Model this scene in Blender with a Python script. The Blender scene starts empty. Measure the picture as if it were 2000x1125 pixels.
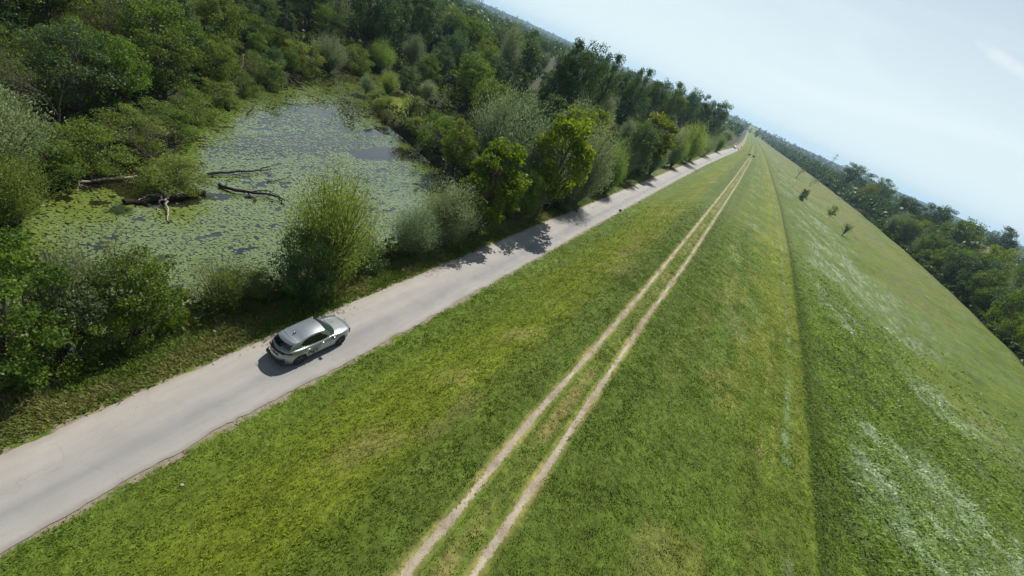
import bpy, math, random
import numpy as np
from mathutils import Vector, Matrix

# ------------------------------------------------------------------ camera, sky, sun, exposure
SC = bpy.context.scene
COL = SC.collection
F, ROLL, H = 820.0, math.radians(24.4), 19.6
CX, CY = 1000.0, 562.5
_m = math.tan(ROLL)
GAP = (CY - (244 + _m * (CX - 1456))) * math.cos(ROLL)
PITCH = math.atan(GAP / F)
_fx = CX + GAP * math.sin(ROLL)
YAW = math.atan2((1460 - _fx) / math.cos(ROLL), math.hypot(F, GAP))
HD = np.array([-math.sin(YAW), math.cos(YAW), 0.0])
FWD = np.array([HD[0] * math.cos(PITCH), HD[1] * math.cos(PITCH), -math.sin(PITCH)])
R0 = np.array([math.cos(YAW), math.sin(YAW), 0.0])
U0 = np.cross(R0, FWD)
IX = math.cos(ROLL) * R0 + math.sin(ROLL) * U0
IU = -math.sin(ROLL) * R0 + math.cos(ROLL) * U0

def ray0(x, y):
    v = FWD * F + IX * (x - CX) - IU * (y - CY)
    return v / np.linalg.norm(v)

cd = bpy.data.cameras.new('camera')
cam = bpy.data.objects.new('camera', cd)
COL.objects.link(cam)
cam.matrix_world = Matrix(((IX[0], IU[0], -FWD[0], 0), (IX[1], IU[1], -FWD[1], 0), (IX[2], IU[2], -FWD[2], H), (0, 0, 0, 1)))
cd.sensor_width = 36
cd.lens = 36 * F / 2000
cd.clip_start = 0.1
cd.clip_end = 20000
SC.camera = cam

SUN_AZ, SUN_EL = math.radians(-9), math.radians(50)
W = bpy.data.worlds.new('World')
SC.world = W
W.use_nodes = True
wn, wl = W.node_tree.nodes, W.node_tree.links
wn.clear()
sky = wn.new('ShaderNodeTexSky')
sky.sky_type = 'NISHITA'
sky.sun_disc = False
sky.sun_elevation = SUN_EL
sky.sun_rotation = SUN_AZ
sky.air_density = 1.0
sky.dust_density = 0.6
sky.ozone_density = 1.5
bg = wn.new('ShaderNodeBackground')
bg.inputs['Strength'].default_value = 0.06
wo = wn.new('ShaderNodeOutputWorld')
# thin streaks of high cloud, all round the sky
tc = wn.new('ShaderNodeTexCoord')
mp = wn.new('ShaderNodeMapping'); mp.inputs['Scale'].default_value = (1.2, 1.6, 7.0); mp.inputs['Rotation'].default_value = (0.25, 0.2, 0.4)
nz = wn.new('ShaderNodeTexNoise'); nz.inputs['Scale'].default_value = 1.6; nz.inputs['Detail'].default_value = 6; nz.inputs['Distortion'].default_value = 0.6
cr = wn.new('ShaderNodeValToRGB'); cr.color_ramp.elements[0].position = 0.50; cr.color_ramp.elements[0].color = (0, 0, 0, 1)
cr.color_ramp.elements[1].position = 0.82; cr.color_ramp.elements[1].color = (0.55, 0.55, 0.55, 1)
mx = wn.new('ShaderNodeMixRGB'); mx.inputs['Color2'].default_value = (13.8, 15.0, 15.4, 1)
wl.new(tc.outputs['Generated'], mp.inputs['Vector']); wl.new(mp.outputs['Vector'], nz.inputs['Vector'])
wl.new(nz.outputs['Fac'], cr.inputs['Fac']); wl.new(cr.outputs['Color'], mx.inputs['Fac'])
# pale summer haze low in the sky, the same all round
sx = wn.new('ShaderNodeSeparateXYZ'); wl.new(tc.outputs['Generated'], sx.inputs[0])
hz = wn.new('ShaderNodeMapRange'); hz.interpolation_type = 'SMOOTHSTEP'
hz.inputs['From Min'].default_value = -0.05; hz.inputs['From Max'].default_value = 0.66; hz.inputs['To Min'].default_value = 0.95; hz.inputs['To Max'].default_value = 0.0
wl.new(sx.outputs['Z'], hz.inputs['Value'])
mh = wn.new('ShaderNodeMixRGB'); mh.inputs['Color2'].default_value = (12.4, 14.5, 15.0, 1)
wl.new(hz.outputs[0], mh.inputs['Fac']); wl.new(sky.outputs['Color'], mh.inputs['Color1'])
# one brighter wisp of cirrus
wc = R0 * 0  + ray0(1975, 128)
wn1 = wn.new('ShaderNodeVectorMath'); wn1.operation = 'NORMALIZE'; wl.new(tc.outputs['Generated'], wn1.inputs[0])
ex = ray0(2060, 190) - ray0(1900, 75); ex /= np.linalg.norm(ex)
ey = np.cross(ex, wc); ey /= np.linalg.norm(ey)
def wdot(v, k):
    sb = wn.new('ShaderNodeVectorMath'); sb.operation = 'SUBTRACT'; sb.inputs[1].default_value = tuple(wc); wl.new(wn1.outputs[0], sb.inputs[0])
    dt = wn.new('ShaderNodeVectorMath'); dt.operation = 'DOT_PRODUCT'; dt.inputs[1].default_value = tuple(v * k); wl.new(sb.outputs[0], dt.inputs[0])
    p2 = wn.new('ShaderNodeMath'); p2.operation = 'POWER'; p2.inputs[1].default_value = 2; 
    ab = wn.new('ShaderNodeMath'); ab.operation = 'ABSOLUTE'; wl.new(dt.outputs['Value'], ab.inputs[0]); wl.new(ab.outputs[0], p2.inputs[0]); return p2.outputs[0]
w1, w2 = wdot(ex, 15.0), wdot(ey, 110.0)
ws = wn.new('ShaderNodeMath'); ws.operation = 'ADD'; wl.new(w1, ws.inputs[0]); wl.new(w2, ws.inputs[1])
wnz = wn.new('ShaderNodeTexNoise'); wnz.inputs['Scale'].default_value = 22; wnz.inputs['Detail'].default_value = 5; wl.new(tc.outputs['Generated'], wnz.inputs['Vector'])
wa = wn.new('ShaderNodeMath'); wa.operation = 'MULTIPLY_ADD'; wa.inputs[1].default_value = 2.6; wl.new(wnz.outputs['Fac'], wa.inputs[0]); wl.new(ws.outputs[0], wa.inputs[2])
wr = wn.new('ShaderNodeMapRange'); wr.interpolation_type = 'SMOOTHSTEP'; wr.inputs['From Min'].default_value = 0.9; wr.inputs['From Max'].default_value = 2.4; wr.inputs['To Min'].default_value = 0.5; wr.inputs['To Max'].default_value = 0.0
wl.new(wa.outputs[0], wr.inputs['Value'])
mw = wn.new('ShaderNodeMixRGB'); mw.inputs['Color2'].default_value = (14.5, 14.8, 15.0, 1); wl.new(wr.outputs[0], mw.inputs['Fac']); wl.new(mh.outputs['Color'], mw.inputs['Color1'])
wl.new(mw.outputs['Color'], mx.inputs['Color1']); wl.new(mx.outputs['Color'], bg.inputs['Color'])
wl.new(bg.outputs['Background'], wo.inputs['Surface'])

ld = bpy.data.lights.new('sun', 'SUN')
ld.energy = 5.0
ld.angle = math.radians(0.5)
ld.color = (1.0, 0.955, 0.88)
sun = bpy.data.objects.new('sun', ld)
COL.objects.link(sun)
_sd = Vector((math.sin(SUN_AZ) * math.cos(SUN_EL), math.cos(SUN_AZ) * math.cos(SUN_EL), math.sin(SUN_EL)))
sun.rotation_euler = _sd.to_track_quat('Z', 'Y').to_euler()
sun.location = (0, 0, 60)

SC.view_settings.view_transform = 'Standard'
SC.view_settings.look = 'None'
SC.view_settings.gamma = 1
SC.view_settings.exposure = 0.20
SC.view_settings.use_curve_mapping = False
SC.cycles.max_bounces = 6
SC.cycles.transparent_max_bounces = 8
SC.cycles.caustics_reflective = False
SC.cycles.caustics_refractive = False

rng = np.random.default_rng(7)
random.seed(7)

# ------------------------------------------------------------------ small maths helpers
def smooth(a, b, x):
    t = np.clip((x - a) / (b - a), 0, 1)
    return t * t * (3 - 2 * t)

def _hash(ix, iy, seed):
    h = (ix.astype(np.int64) * 374761393 + iy.astype(np.int64) * 668265263 + seed * 982451653) & 0x7fffffff
    h = ((h ^ (h >> 13)) * 1274126177) & 0x7fffffff
    return ((h ^ (h >> 16)) & 0xffff) / 65535.0

def vnoise(x, y, seed=0):
    x = np.asarray(x, float); y = np.asarray(y, float)
    ix, iy = np.floor(x), np.floor(y)
    fx, fy = x - ix, y - iy
    fx, fy = fx * fx * (3 - 2 * fx), fy * fy * (3 - 2 * fy)
    a, b = _hash(ix, iy, seed), _hash(ix + 1, iy, seed)
    c, d = _hash(ix, iy + 1, seed), _hash(ix + 1, iy + 1, seed)
    return (a * (1 - fx) + b * fx) * (1 - fy) + (c * (1 - fx) + d * fx) * fy

def fbm(x, y, seed=0, octs=4):
    s, a, t = 0, 1.0, 0
    for k in range(octs):
        s = s + a * vnoise(np.asarray(x) * 2 ** k, np.asarray(y) * 2 ** k, seed + k * 17)
        t += a; a *= 0.5
    return s / t

def ray(x, y):
    return FWD * F + IX * (x - CX) - IU * (y - CY)

def at(x, y, z=0.0):
    d = ray(x, y)
    return np.array([0, 0, H]) + d * ((z - H) / d[2])

def project(p):
    v = np.asarray(p, float) - np.array([0, 0, H])
    d = v @ FWD
    return CX + F * (v @ IX) / d, CY - F * (v @ IU) / d

# ------------------------------------------------------------------ the lie of the land (metres; Y runs along the embankment)
def curve(ys, xs):
    ys, xs = np.array(ys, float), np.array(xs, float)
    return lambda y: np.interp(y, ys, xs)

road_l = curve([-80, 0, 7, 17, 30, 45, 80, 160, 260, 370, 460, 700, 1500], [-16.2, -16.1, -16.1, -15.9, -15.5, -15.2, -14.0, -11.6, -8.4, -3.6, 1.5, 6, 10])
road_r = curve([-80, 0, 7, 12.7, 28, 45, 75, 137, 206, 300, 407, 460, 700, 1500], [-12.3, -12.3, -12.3, -12.0, -11.4, -10.9, -10.0, -8.1, -5.6, -1.2, 3.9, 6, 10, 14])
rut_l = curve([-80, 7, 17, 26, 50, 103, 160, 300, 460, 700, 1500], [-1.6, -1.3, -0.9, -0.3, 0.9, 3.2, 5.6, 10.8, 15.0, 20, 26])
rut_r = curve([-80, 8.4, 16, 30, 50, 103, 160, 300, 460, 700, 1500], [0.4, 0.55, 0.85, 1.45, 2.6, 4.95, 7.35, 12.55, 16.8, 21.8, 27.8])
crest_edge = curve([-80, 19, 28, 47, 90, 157, 348, 657, 1500], [13.4, 14.1, 14.8, 16.2, 18.6, 21.0, 25.0, 31, 38])
brow = curve([-80, 60, 125, 172, 274, 440, 764, 1200, 1600], [66, 72, 80, 87, 95, 100, 96, 80, 70])

def seg_poly_dist(px, py, poly):
    """signed distance to a closed polygon: negative inside"""
    px, py = np.asarray(px, float), np.asarray(py, float)
    d = np.full(px.shape, 1e9); inside = np.zeros(px.shape, bool)
    n = len(poly)
    for i in range(n):
        x0, y0 = poly[i]; x1, y1 = poly[(i + 1) % n]
        ex, ey = x1 - x0, y1 - y0
        t = np.clip(((px - x0) * ex + (py - y0) * ey) / (ex * ex + ey * ey + 1e-9), 0, 1)
        d = np.minimum(d, np.hypot(px - x0 - t * ex, py - y0 - t * ey))
        c = ((y0 > py) != (y1 > py)) & (px < ex * (py - y0) / (ey + 1e-12) + x0)
        inside ^= c
    return np.where(inside, -d, d)

WATER_Z = -2.0
_pond_px = [(-90, 470), (10, 425), (78, 385), (160, 352), (270, 318), (350, 282), (380, 235), (440, 192), (520, 168), (600, 146),
            (700, 138), (800, 142), (862, 152), (856, 168), (800, 170), (735, 185), (722, 200), (748, 238), (790, 272), (842, 318), (905, 372)]
pond = [tuple(at(x, y, WATER_Z)[:2]) for x, y in _pond_px] + [(-22.0, 38.0), (-21.6, 24.0), (-22.4, 12.0), (-22.0, 2.0), (-24.0, -10.0), (-44.0, -14.0)]
channels = [[tuple(at(x, y, WATER_Z)[:2]) for x, y in c] for c in (
    [(800, 212), (835, 200), (862, 206), (850, 236), (815, 238)],
    [(905, 132), (985, 150), (1010, 170), (960, 168)])]

def pond_sd(x, y):
    d = seg_poly_dist(x, y, pond)
    for c in channels:
        d = np.minimum(d, seg_poly_dist(x, y, c))
    return d

def ground_z(x, y, rough=True):
    x, y = np.asarray(x, float), np.asarray(y, float)
    rl, rr, rut, ce, br = road_l(y), road_r(y), (rut_l(y) + rut_r(y)) / 2, crest_edge(y), brow(y)
    fade = 1 - 0.75 * smooth(330, 900, y)
    crest = 4.5 * fade
    z = np.zeros(np.broadcast(x, y).shape) + 0.0
    z = z + crest * smooth(rr + 0.7, rut - 1.6, x)                       # river side of the embankment
    z = z - 0.7 * fade * smooth(rut + 2.5, ce, x)                         # broad shoulder
    z = z - 0.45 * smooth(ce, ce + 1.1, x) * fade                         # mown terrace edge
    z = z - (crest - 1.2 * fade) * smooth(ce + 0.7, ce + 26, x)           # long slope down to the meadow
    z = z - 4.0 * smooth(br - 7, br + 14, x)                              # brow, the wood stands below it
    near = smooth(rl - 0.9, rl - 3.2, x) if False else 1 - smooth(rl - 3.4, rl - 0.9, x)
    z = z - 0.35 * near
    left = 1 - smooth(rl - 7.0, rl - 3.2, x)
    z = z - 0.75 * left
    sd = pond_sd(x, y) if np.any(x < rl) else np.full(z.shape, 50.0)
    z = np.where(x < rl - 1.5, np.minimum(z, WATER_Z + np.clip(sd * 0.55, -1.0, 2.0)), z)
    if rough:
        off = smooth(0.25, 1.2, np.maximum(rl - x, x - rr))
        ruts = smooth(0.5, 0.9, np.minimum(np.abs(x - rut_l(y)), np.abs(x - rut_r(y))))
        amp = 0.05 + 0.16 * smooth(ce + 1, ce + 4, x) + 0.12 * left
        z = z + off * ruts * amp * (fbm(x * 0.9, y * 0.9, 3, 3) - 0.5) * 2
        z = z + smooth(ce + 6, ce + 30, x) * 0.9 * (fbm(x * 0.05, y * 0.05, 9, 2) - 0.5)
        hills = smooth(1500, 4200, y) + smooth(1600, 4200, -x)
        z = z + 46 * np.clip(hills, 0, 1) * (0.35 + fbm(x * 0.0011, y * 0.0011, 5, 3))
    return z

def gpt(px, py):
    """ground point seen at a place of the picture"""
    z = 0.0
    for _ in range(9):
        p = at(px, py, z)
        z = 0.5 * z + 0.5 * float(ground_z(np.array([p[0]]), np.array([p[1]]), False)[0])
    p = at(px, py, z)
    p[2] = float(ground_z(np.array([p[0]]), np.array([p[1]]))[0])
    return p

# ------------------------------------------------------------------ materials
def nodes_of(m):
    m.use_nodes = True
    nt = m.node_tree
    nt.nodes.clear()
    return nt

def N(nt, kind, **kw):
    n = nt.nodes.new('ShaderNode' + kind)
    for k, v in kw.items():
        if k.startswith('_'):
            setattr(n, k[1:], v)
        else:
            n.inputs[k.replace('__', ' ')].default_value = v
    return n

def mat(name, color, rough=0.6, metal=0.0, spec=0.5, coat=0.0, noise=0.0, nscale=8.0, bump=0.0, alpha=1.0, trans=0.0):
    m = bpy.data.materials.new(name)
    nt = nodes_of(m)
    b = N(nt, 'BsdfPrincipled')
    b.inputs['Base Color'].default_value = (*color, 1)
    b.inputs['Roughness'].default_value = rough
    b.inputs['Metallic'].default_value = metal
    b.inputs['Specular IOR Level'].default_value = spec
    b.inputs['Coat Weight'].default_value = coat
    b.inputs['Coat Roughness'].default_value = 0.06
    o = N(nt, 'OutputMaterial')
    nt.links.new(b.outputs[0], o.inputs[0])
    if noise or bump:
        t = N(nt, 'TexCoord')
        n = N(nt, 'TexNoise', Scale=nscale, Detail=5.0)
        nt.links.new(t.outputs['Object'], n.inputs['Vector'])
        if noise:
            r = N(nt, 'MapRange')
            r.inputs['From Min'].default_value = 0.3; r.inputs['From Max'].default_value = 0.7
            r.inputs['To Min'].default_value = 1 - noise; r.inputs['To Max'].default_value = 1 + noise
            mu = N(nt, 'VectorMath', _operation='SCALE')
            mu.inputs[0].default_value = color
            nt.links.new(n.outputs['Fac'], r.inputs['Value']); nt.links.new(r.outputs[0], mu.inputs['Scale'])
            nt.links.new(mu.outputs[0], b.inputs['Base Color'])
        if bump:
            bp = N(nt, 'Bump', Strength=bump, Distance=0.02)
            nt.links.new(n.outputs['Fac'], bp.inputs['Height']); nt.links.new(bp.outputs[0], b.inputs['Normal'])
    return m

def leaf_mat(name, dark, light, transl=0.4, rough=0.55, var=0.22, spec=0.35, coat=0.0):
    """two greens mixed leaf by leaf, hue drifting from tree to tree, light passing through the blade"""
    m = bpy.data.materials.new(name)
    nt = nodes_of(m)
    L = nt.links
    a = N(nt, 'Attribute'); a.attribute_name = 'tint'
    oi = N(nt, 'ObjectInfo')
    mixc = N(nt, 'MixRGB'); mixc.inputs['Color1'].default_value = (*dark, 1); mixc.inputs['Color2'].default_value = (*light, 1)
    L.new(a.outputs['Fac'], mixc.inputs['Fac'])
    hs = N(nt, 'HueSaturation')
    r1 = N(nt, 'MapRange'); r1.inputs['To Min'].default_value = 0.482; r1.inputs['To Max'].default_value = 0.516
    r2 = N(nt, 'MapRange'); r2.inputs['To Min'].default_value = 1 - var; r2.inputs['To Max'].default_value = 1 + var
    ml = N(nt, 'Math', _operation='FRACT'); mm = N(nt, 'Math', _operation='MULTIPLY'); mm.inputs[1].default_value = 7.31
    L.new(oi.outputs['Random'], r1.inputs['Value']); L.new(oi.outputs['Random'], mm.inputs[0]); L.new(mm.outputs[0], ml.inputs[0]); L.new(ml.outputs[0], r2.inputs['Value'])
    L.new(r1.outputs[0], hs.inputs['Hue']); L.new(r2.outputs[0], hs.inputs['Value']); L.new(mixc.outputs[0], hs.inputs['Color'])
    b = N(nt, 'BsdfPrincipled')
    b.inputs['Roughness'].default_value = rough; b.inputs['Specular IOR Level'].default_value = spec
    b.inputs['Coat Weight'].default_value = coat; b.inputs['Coat Roughness'].default_value = 0.09; b.inputs['Coat IOR'].default_value = 2.0
    L.new(hs.outputs[0], b.inputs['Base Color'])
    tr = N(nt, 'BsdfTranslucent')
    hs2 = N(nt, 'HueSaturation'); hs2.inputs['Hue'].default_value = 0.485; hs2.inputs['Saturation'].default_value = 1.12; hs2.inputs['Value'].default_value = 1.5
    L.new(hs.outputs[0], hs2.inputs['Color']); L.new(hs2.outputs[0], tr.inputs['Color'])
    ms = N(nt, 'MixShader'); ms.inputs[0].default_value = transl
    L.new(b.outputs[0], ms.inputs[1]); L.new(tr.outputs[0], ms.inputs[2])
    o = N(nt, 'OutputMaterial'); L.new(ms.outputs[0], o.inputs[0])
    return m

M = {}
M['leaf_green'] = leaf_mat('broad leaf green', (0.043, 0.088, 0.014), (0.155, 0.231, 0.032), 0.42)
M['leaf_dark'] = leaf_mat('dark leaf', (0.031, 0.069, 0.022), (0.090, 0.151, 0.041), 0.35)
M['leaf_yellow'] = leaf_mat('yellow green leaf', (0.065, 0.110, 0.010), (0.165, 0.220, 0.026), 0.5)
M['leaf_willow'] = leaf_mat('silver willow leaf', (0.104, 0.159, 0.071), (0.270, 0.333, 0.167), 0.38)
M['leaf_bright'] = leaf_mat('bright willow leaf', (0.095, 0.174, 0.028), (0.254, 0.349, 0.088), 0.45)
M['leaf_vine'] = leaf_mat('vine leaf', (0.065, 0.125, 0.018), (0.190, 0.250, 0.050), 0.45)
M['leaf_olive'] = leaf_mat('olive leaf', (0.079, 0.107, 0.026), (0.174, 0.199, 0.056), 0.4)
M['leaf_under'] = leaf_mat('undergrowth leaf', (0.027, 0.051, 0.010), (0.098, 0.134, 0.024), 0.35, var=0)  # leaf_green made darker, with the woodland shade put into the colour
M['bark'] = mat('bark', (0.085, 0.070, 0.052), 0.9, noise=0.4, nscale=6, bump=0.6)
M['bark_pale'] = mat('pale bark', (0.26, 0.24, 0.20), 0.85, noise=0.35, nscale=5, bump=0.5)
M['wood_dead'] = mat('bleached dead wood', (0.30, 0.26, 0.21), 0.8, noise=0.4, nscale=9, bump=0.5)
M['wood_wet'] = mat('wet dark wood', (0.030, 0.024, 0.019), 0.9, spec=0.15, noise=0.4, nscale=9, bump=0.5)
M['twig'] = mat('dry twigs', (0.13, 0.105, 0.085), 0.9, noise=0.3, nscale=4)

# ------------------------------------------------------------------ mesh helpers
def mesh_np(name, verts, faces_flat, counts, material=None, tint=None, shade=False):
    """fast mesh from flat numpy arrays"""
    me = bpy.data.meshes.new(name)
    verts = np.asarray(verts, np.float32)
    nf = len(counts)
    me.vertices.add(len(verts)); me.vertices.foreach_set('co', verts.ravel())
    me.loops.add(len(faces_flat)); me.loops.foreach_set('vertex_index', np.asarray(faces_flat, np.int32))
    me.polygons.add(nf)
    starts = np.concatenate([[0], np.cumsum(counts)[:-1]]).astype(np.int32)
    me.polygons.foreach_set('loop_start', starts)
    if tint is not None:
        at_ = me.attributes.new('tint', 'FLOAT', 'FACE'); at_.data.foreach_set('value', np.asarray(tint, np.float32))
    me.update(calc_edges=True); me.validate()
    if shade:
        me.polygons.foreach_set('use_smooth', np.ones(len(me.polygons), bool))
    if material: me.materials.append(material)
    return me

def link(name, me, parent=None, loc=(0, 0, 0)):
    o = bpy.data.objects.new(name, me)
    COL.objects.link(o)
    o.location = loc
    if parent is not None: o.parent = parent
    return o

def empty(name, loc=(0, 0, 0), rz=0.0):
    o = bpy.data.objects.new(name, None)
    COL.objects.link(o)
    o.empty_display_size = 0.3
    o.location = loc; o.rotation_euler = (0, 0, rz)
    return o

def tag(o, label=None, cat=None, group=None, kind=None):
    if label: o['label'] = label
    if cat: o['category'] = cat
    if group: o['group'] = group
    if kind: o['kind'] = kind
    return o

def tubes(paths, sides=5):
    """paths: list of (points Nx3, radii N) -> verts, quads"""
    V, Fc = [], []
    off = 0
    ang = np.arange(sides) * 2 * np.pi / sides
    for P, R in paths:
        P = np.asarray(P, float); R = np.asarray(R, float)
        T = np.gradient(P, axis=0)
        T /= np.linalg.norm(T, axis=1)[:, None] + 1e-9
        ref = np.array([0, 0, 1.0]) if abs(T[0][2]) < 0.9 else np.array([1.0, 0, 0])
        A = np.cross(T, ref); A /= np.linalg.norm(A, axis=1)[:, None] + 1e-9
        B = np.cross(T, A)
        ring = P[:, None, :] + R[:, None, None] * (np.cos(ang)[None, :, None] * A[:, None, :] + np.sin(ang)[None, :, None] * B[:, None, :])
        V.append(ring.reshape(-1, 3))
        n = len(P)
        for i in range(n - 1):
            for j in range(sides):
                a = off + i * sides + j; b = off + i * sides + (j + 1) % sides
                Fc += [a, b, b + sides, a + sides]
        off += n * sides
    return np.concatenate(V), np.array(Fc, np.int32), np.full(len(Fc) // 4, 4)

def tube_mesh(name, paths, material, sides=5):
    v, f, c = tubes(paths, sides)
    return mesh_np(name, v, f, c, material, shade=True)

def bend(p0, p1, wob=0.1, n=6, sag=0.0, r=None):
    r = r or rng
    p0, p1 = np.array(p0, float), np.array(p1, float)
    t = np.linspace(0, 1, n)[:, None]
    P = p0 + (p1 - p0) * t
    L = np.linalg.norm(p1 - p0)
    w = r.normal(0, wob * L, (n, 3)) * np.sin(np.pi * np.clip(t, 0, 1)) * 0.5
    P = P + w
    P[:, 2] += (sag * L * np.sin(np.pi * t))[:, 0]
    return P

def leaf_quads(centres, axis, size, aspect, r):
    """one bent-free four-cornered leaf at each centre; axis = long direction"""
    n = len(centres)
    ax = axis / (np.linalg.norm(axis, axis=1)[:, None] + 1e-9)
    rd = r.normal(size=(n, 3))
    b = np.cross(ax, rd); b /= np.linalg.norm(b, axis=1)[:, None] + 1e-9
    s = size[:, None]
    v = np.empty((n, 4, 3))
    v[:, 0] = centres - ax * s * 0.5
    v[:, 1] = centres + b * s * aspect * 0.5
    v[:, 2] = centres + ax * s * 0.5
    v[:, 3] = centres - b * s * aspect * 0.5
    return v.reshape(-1, 3)

# ------------------------------------------------------------------ trees: crown and trunk prototypes (nominal height 10 m)
def proto(kind, seed, leaves=11000):
    r = np.random.default_rng(seed)
    paths, C, A = [], [], []
    S = None
    tint_bias = []
    if kind in ('broad', 'poplar', 'maple', 'vine', 'shrub'):
        zc, rw, rh, trunk_top, ncl, cr_, ls, asp = dict(
            broad=(5.9, 3.3, 4.0, 6.5, 85, 0.85, 0.20, 0.7), poplar=(5.8, 2.2, 4.3, 8.8, 80, 0.66, 0.19, 0.8),
            maple=(5.6, 2.9, 4.3, 7.0, 75, 0.78, 0.26, 0.85), vine=(3.6, 5.2, 5.6, 5.0, 80, 1.25, 0.24, 0.75),
            shrub=(4.6, 5.0, 5.2, 4.5, 75, 1.2, 0.30, 0.6))[kind]
        d = r.normal(size=(ncl * 3, 3)); d /= np.linalg.norm(d, axis=1)[:, None]
        lob = 0.72 + 0.5 * vnoise(d[:, 0] * 1.7 + seed, d[:, 1] * 1.7 + d[:, 2] * 1.3, seed)
        rad = r.uniform(0.35, 1.0, len(d)) ** 0.55 * lob
        c = np.stack([d[:, 0] * rw * rad, d[:, 1] * rw * rad, zc + d[:, 2] * rh * rad], 1)
        if kind in ('vine', 'shrub'):
            c[:, 2] = np.abs(c[:, 2] - 0.5) + 0.5
        else:
            c = c[c[:, 2] > 1.4]
        c[:, 2] += r.normal(0, 0.15, len(c))
        c = c[:ncl]
        ncl = len(c)
        lean = r.normal(0, 0.25, 2)
        tp = bend((0, 0, -0.4), (lean[0] * 2, lean[1] * 2, trunk_top), 0.035, 9, r=r)
        paths.append((tp, np.linspace(0.30 if kind != 'poplar' else 0.26, 0.05, 9)))
        for k in range(ncl):
            h = np.clip(c[k][2] * r.uniform(0.35, 0.75), 0.4, trunk_top * 0.95)
            i = int(np.clip(h / trunk_top * 8, 0, 8))
            if k % 2 == 0:
                pp = bend(tp[i], c[k], 0.10, 5, -0.05, r=r)
                paths.append((pp, np.linspace(0.09, 0.018, 5)))
                for q in range(2):
                    e = c[k] + r.normal(0, cr_ * 0.7, 3)
                    paths.append((bend(pp[3], e, 0.1, 3, r=r), np.array([0.025, 0.015, 0.006])))
        per = r.dirichlet(np.ones(ncl) * 6) * leaves
        for k in range(ncl):
            n = max(8, int(per[k]))
            cr1 = cr_ * r.uniform(0.65, 1.3)
            u = r.normal(size=(n, 3)); u /= np.linalg.norm(u, axis=1)[:, None]
            rr = cr1 * r.uniform(0.25, 1.0, n) ** 0.5
            rr *= 0.7 + 0.6 * vnoise(u[:, 0] * 2.5 + k, u[:, 1] * 2.5 + u[:, 2] * 2.1, seed + k)
            p = c[k] + u * rr[:, None] * np.array([1.12, 1.12, 0.72])
            out = c[k] - np.array([0, 0, zc * 0.8])
            ax = r.normal(size=(n, 3)) * 1.0 + u * 0.5 + np.array([0, 0, -0.25 if kind != 'poplar' else 0.2])
            C.append(p); A.append(ax); tint_bias.append(np.full(n, r.uniform(-0.25, 0.25)))
        S = ls
    elif kind in ('willow', 'sapling', 'olive', 'feather'):
        nb = dict(willow=95, sapling=26, olive=90, feather=80)[kind]
        asp = 0.28 if kind != 'sapling' else 0.5
        S = dict(willow=0.25, sapling=0.2, olive=0.22, feather=0.25)[kind]
        for k in range(nb):
            az = r.uniform(0, 2 * np.pi)
            sp = r.uniform(0.05, 1.0) ** 0.6
            reach = dict(willow=3.9, sapling=2.2, olive=5.6, feather=2.9)[kind] * sp
            top = dict(willow=9.8, sapling=9.6, olive=9.0, feather=9.9)[kind] * (1 - 0.45 * sp ** 2) * r.uniform(0.72, 1.03)
            b0 = np.array([np.cos(az), np.sin(az), 0]) * (0.25 if kind in ('willow', 'olive') else 0.05)
            if kind == 'sapling' or kind == 'feather':
                b0[2] = r.uniform(0.8, 4.5)
                paths_b = np.array([0, 0, b0[2]])
            else:
                paths_b = b0 + np.array([0, 0, -0.3])
            e = np.array([np.cos(az) * reach, np.sin(az) * reach, max(top, b0[2] + 0.8)])
            mid = paths_b * 0.4 + e * 0.6 + np.array([-e[0] * 0.12, -e[1] * 0.12, 0.4])
            t = np.linspace(0, 1, 9)[:, None]
            P = (1 - t) ** 2 * paths_b + 2 * t * (1 - t) * mid + t ** 2 * e + r.normal(0, 0.07, (9, 3)) * t
            if k < 0.62 * nb or kind == 'sapling':
                paths.append((P, np.linspace(0.085 if kind != 'olive' else 0.06, 0.008, 9)))
            n = int(leaves / nb)
            tt = r.uniform(0.22 if kind != 'olive' else 0.1, 1.0, n)
            idx = tt * 8; i0 = np.clip(idx.astype(int), 0, 7); fr = (idx - i0)[:, None]
            p = P[i0] * (1 - fr) + P[i0 + 1] * fr
            dirn = P[i0 + 1] - P[i0]
            sprd = dict(willow=0.55, sapling=0.42, olive=0.6, feather=0.42)[kind]
            clump = vnoise(tt * 7 + k * 3.1, tt * 0 + k, seed)
            p = p + r.normal(0, 1, (n, 3)) * (sprd * (0.45 + clump))[:, None]
            p[:, 2] = np.maximum(p[:, 2], 0.15)
            C.append(p); A.append(dirn / (np.linalg.norm(dirn, axis=1)[:, None]) + r.normal(0, 0.5, (n, 3)))
            tint_bias.append(np.full(n, r.uniform(-0.2, 0.2)))
        if kind in ('sapling', 'feather'):
            paths.append((bend((0, 0, -0.4), (0.2, 0.1, 8.6), 0.03, 9, r=r), np.linspace(0.2, 0.02, 9)))
    elif kind == 'bare':
        asp = 0.5; S = 0.16
        def grow(p, d, L, rad, lev):
            e = p + d * L
            P = bend(p, e, 0.07, 4, r=r)
            paths.append((P, np.linspace(rad, rad * 0.55, 4)))
            if lev == 0:
                n = max(0, int(leaves / 260)); C.append(e + r.normal(0, 0.35, (n, 3))); A.append(r.normal(size=(n, 3))); tint_bias.append(np.zeros(n)); return
            for _ in range(3 if lev > 1 else 4):
                q = P[r.integers(2, 4)]
                nd = d + r.normal(0, 0.42, 3) + np.array([0, 0, 0.12]); nd /= np.linalg.norm(nd)
                grow(q, nd, L * r.uniform(0.55, 0.8), rad * 0.5, lev - 1)
        for s in range(3):
            d = np.array([r.normal(0, 0.25), r.normal(0, 0.25), 1.0]); d /= np.linalg.norm(d)
            grow(np.array([r.normal(0, 0.15), r.normal(0, 0.15), -0.3]), d, 3.9, 0.12, 4)
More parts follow.
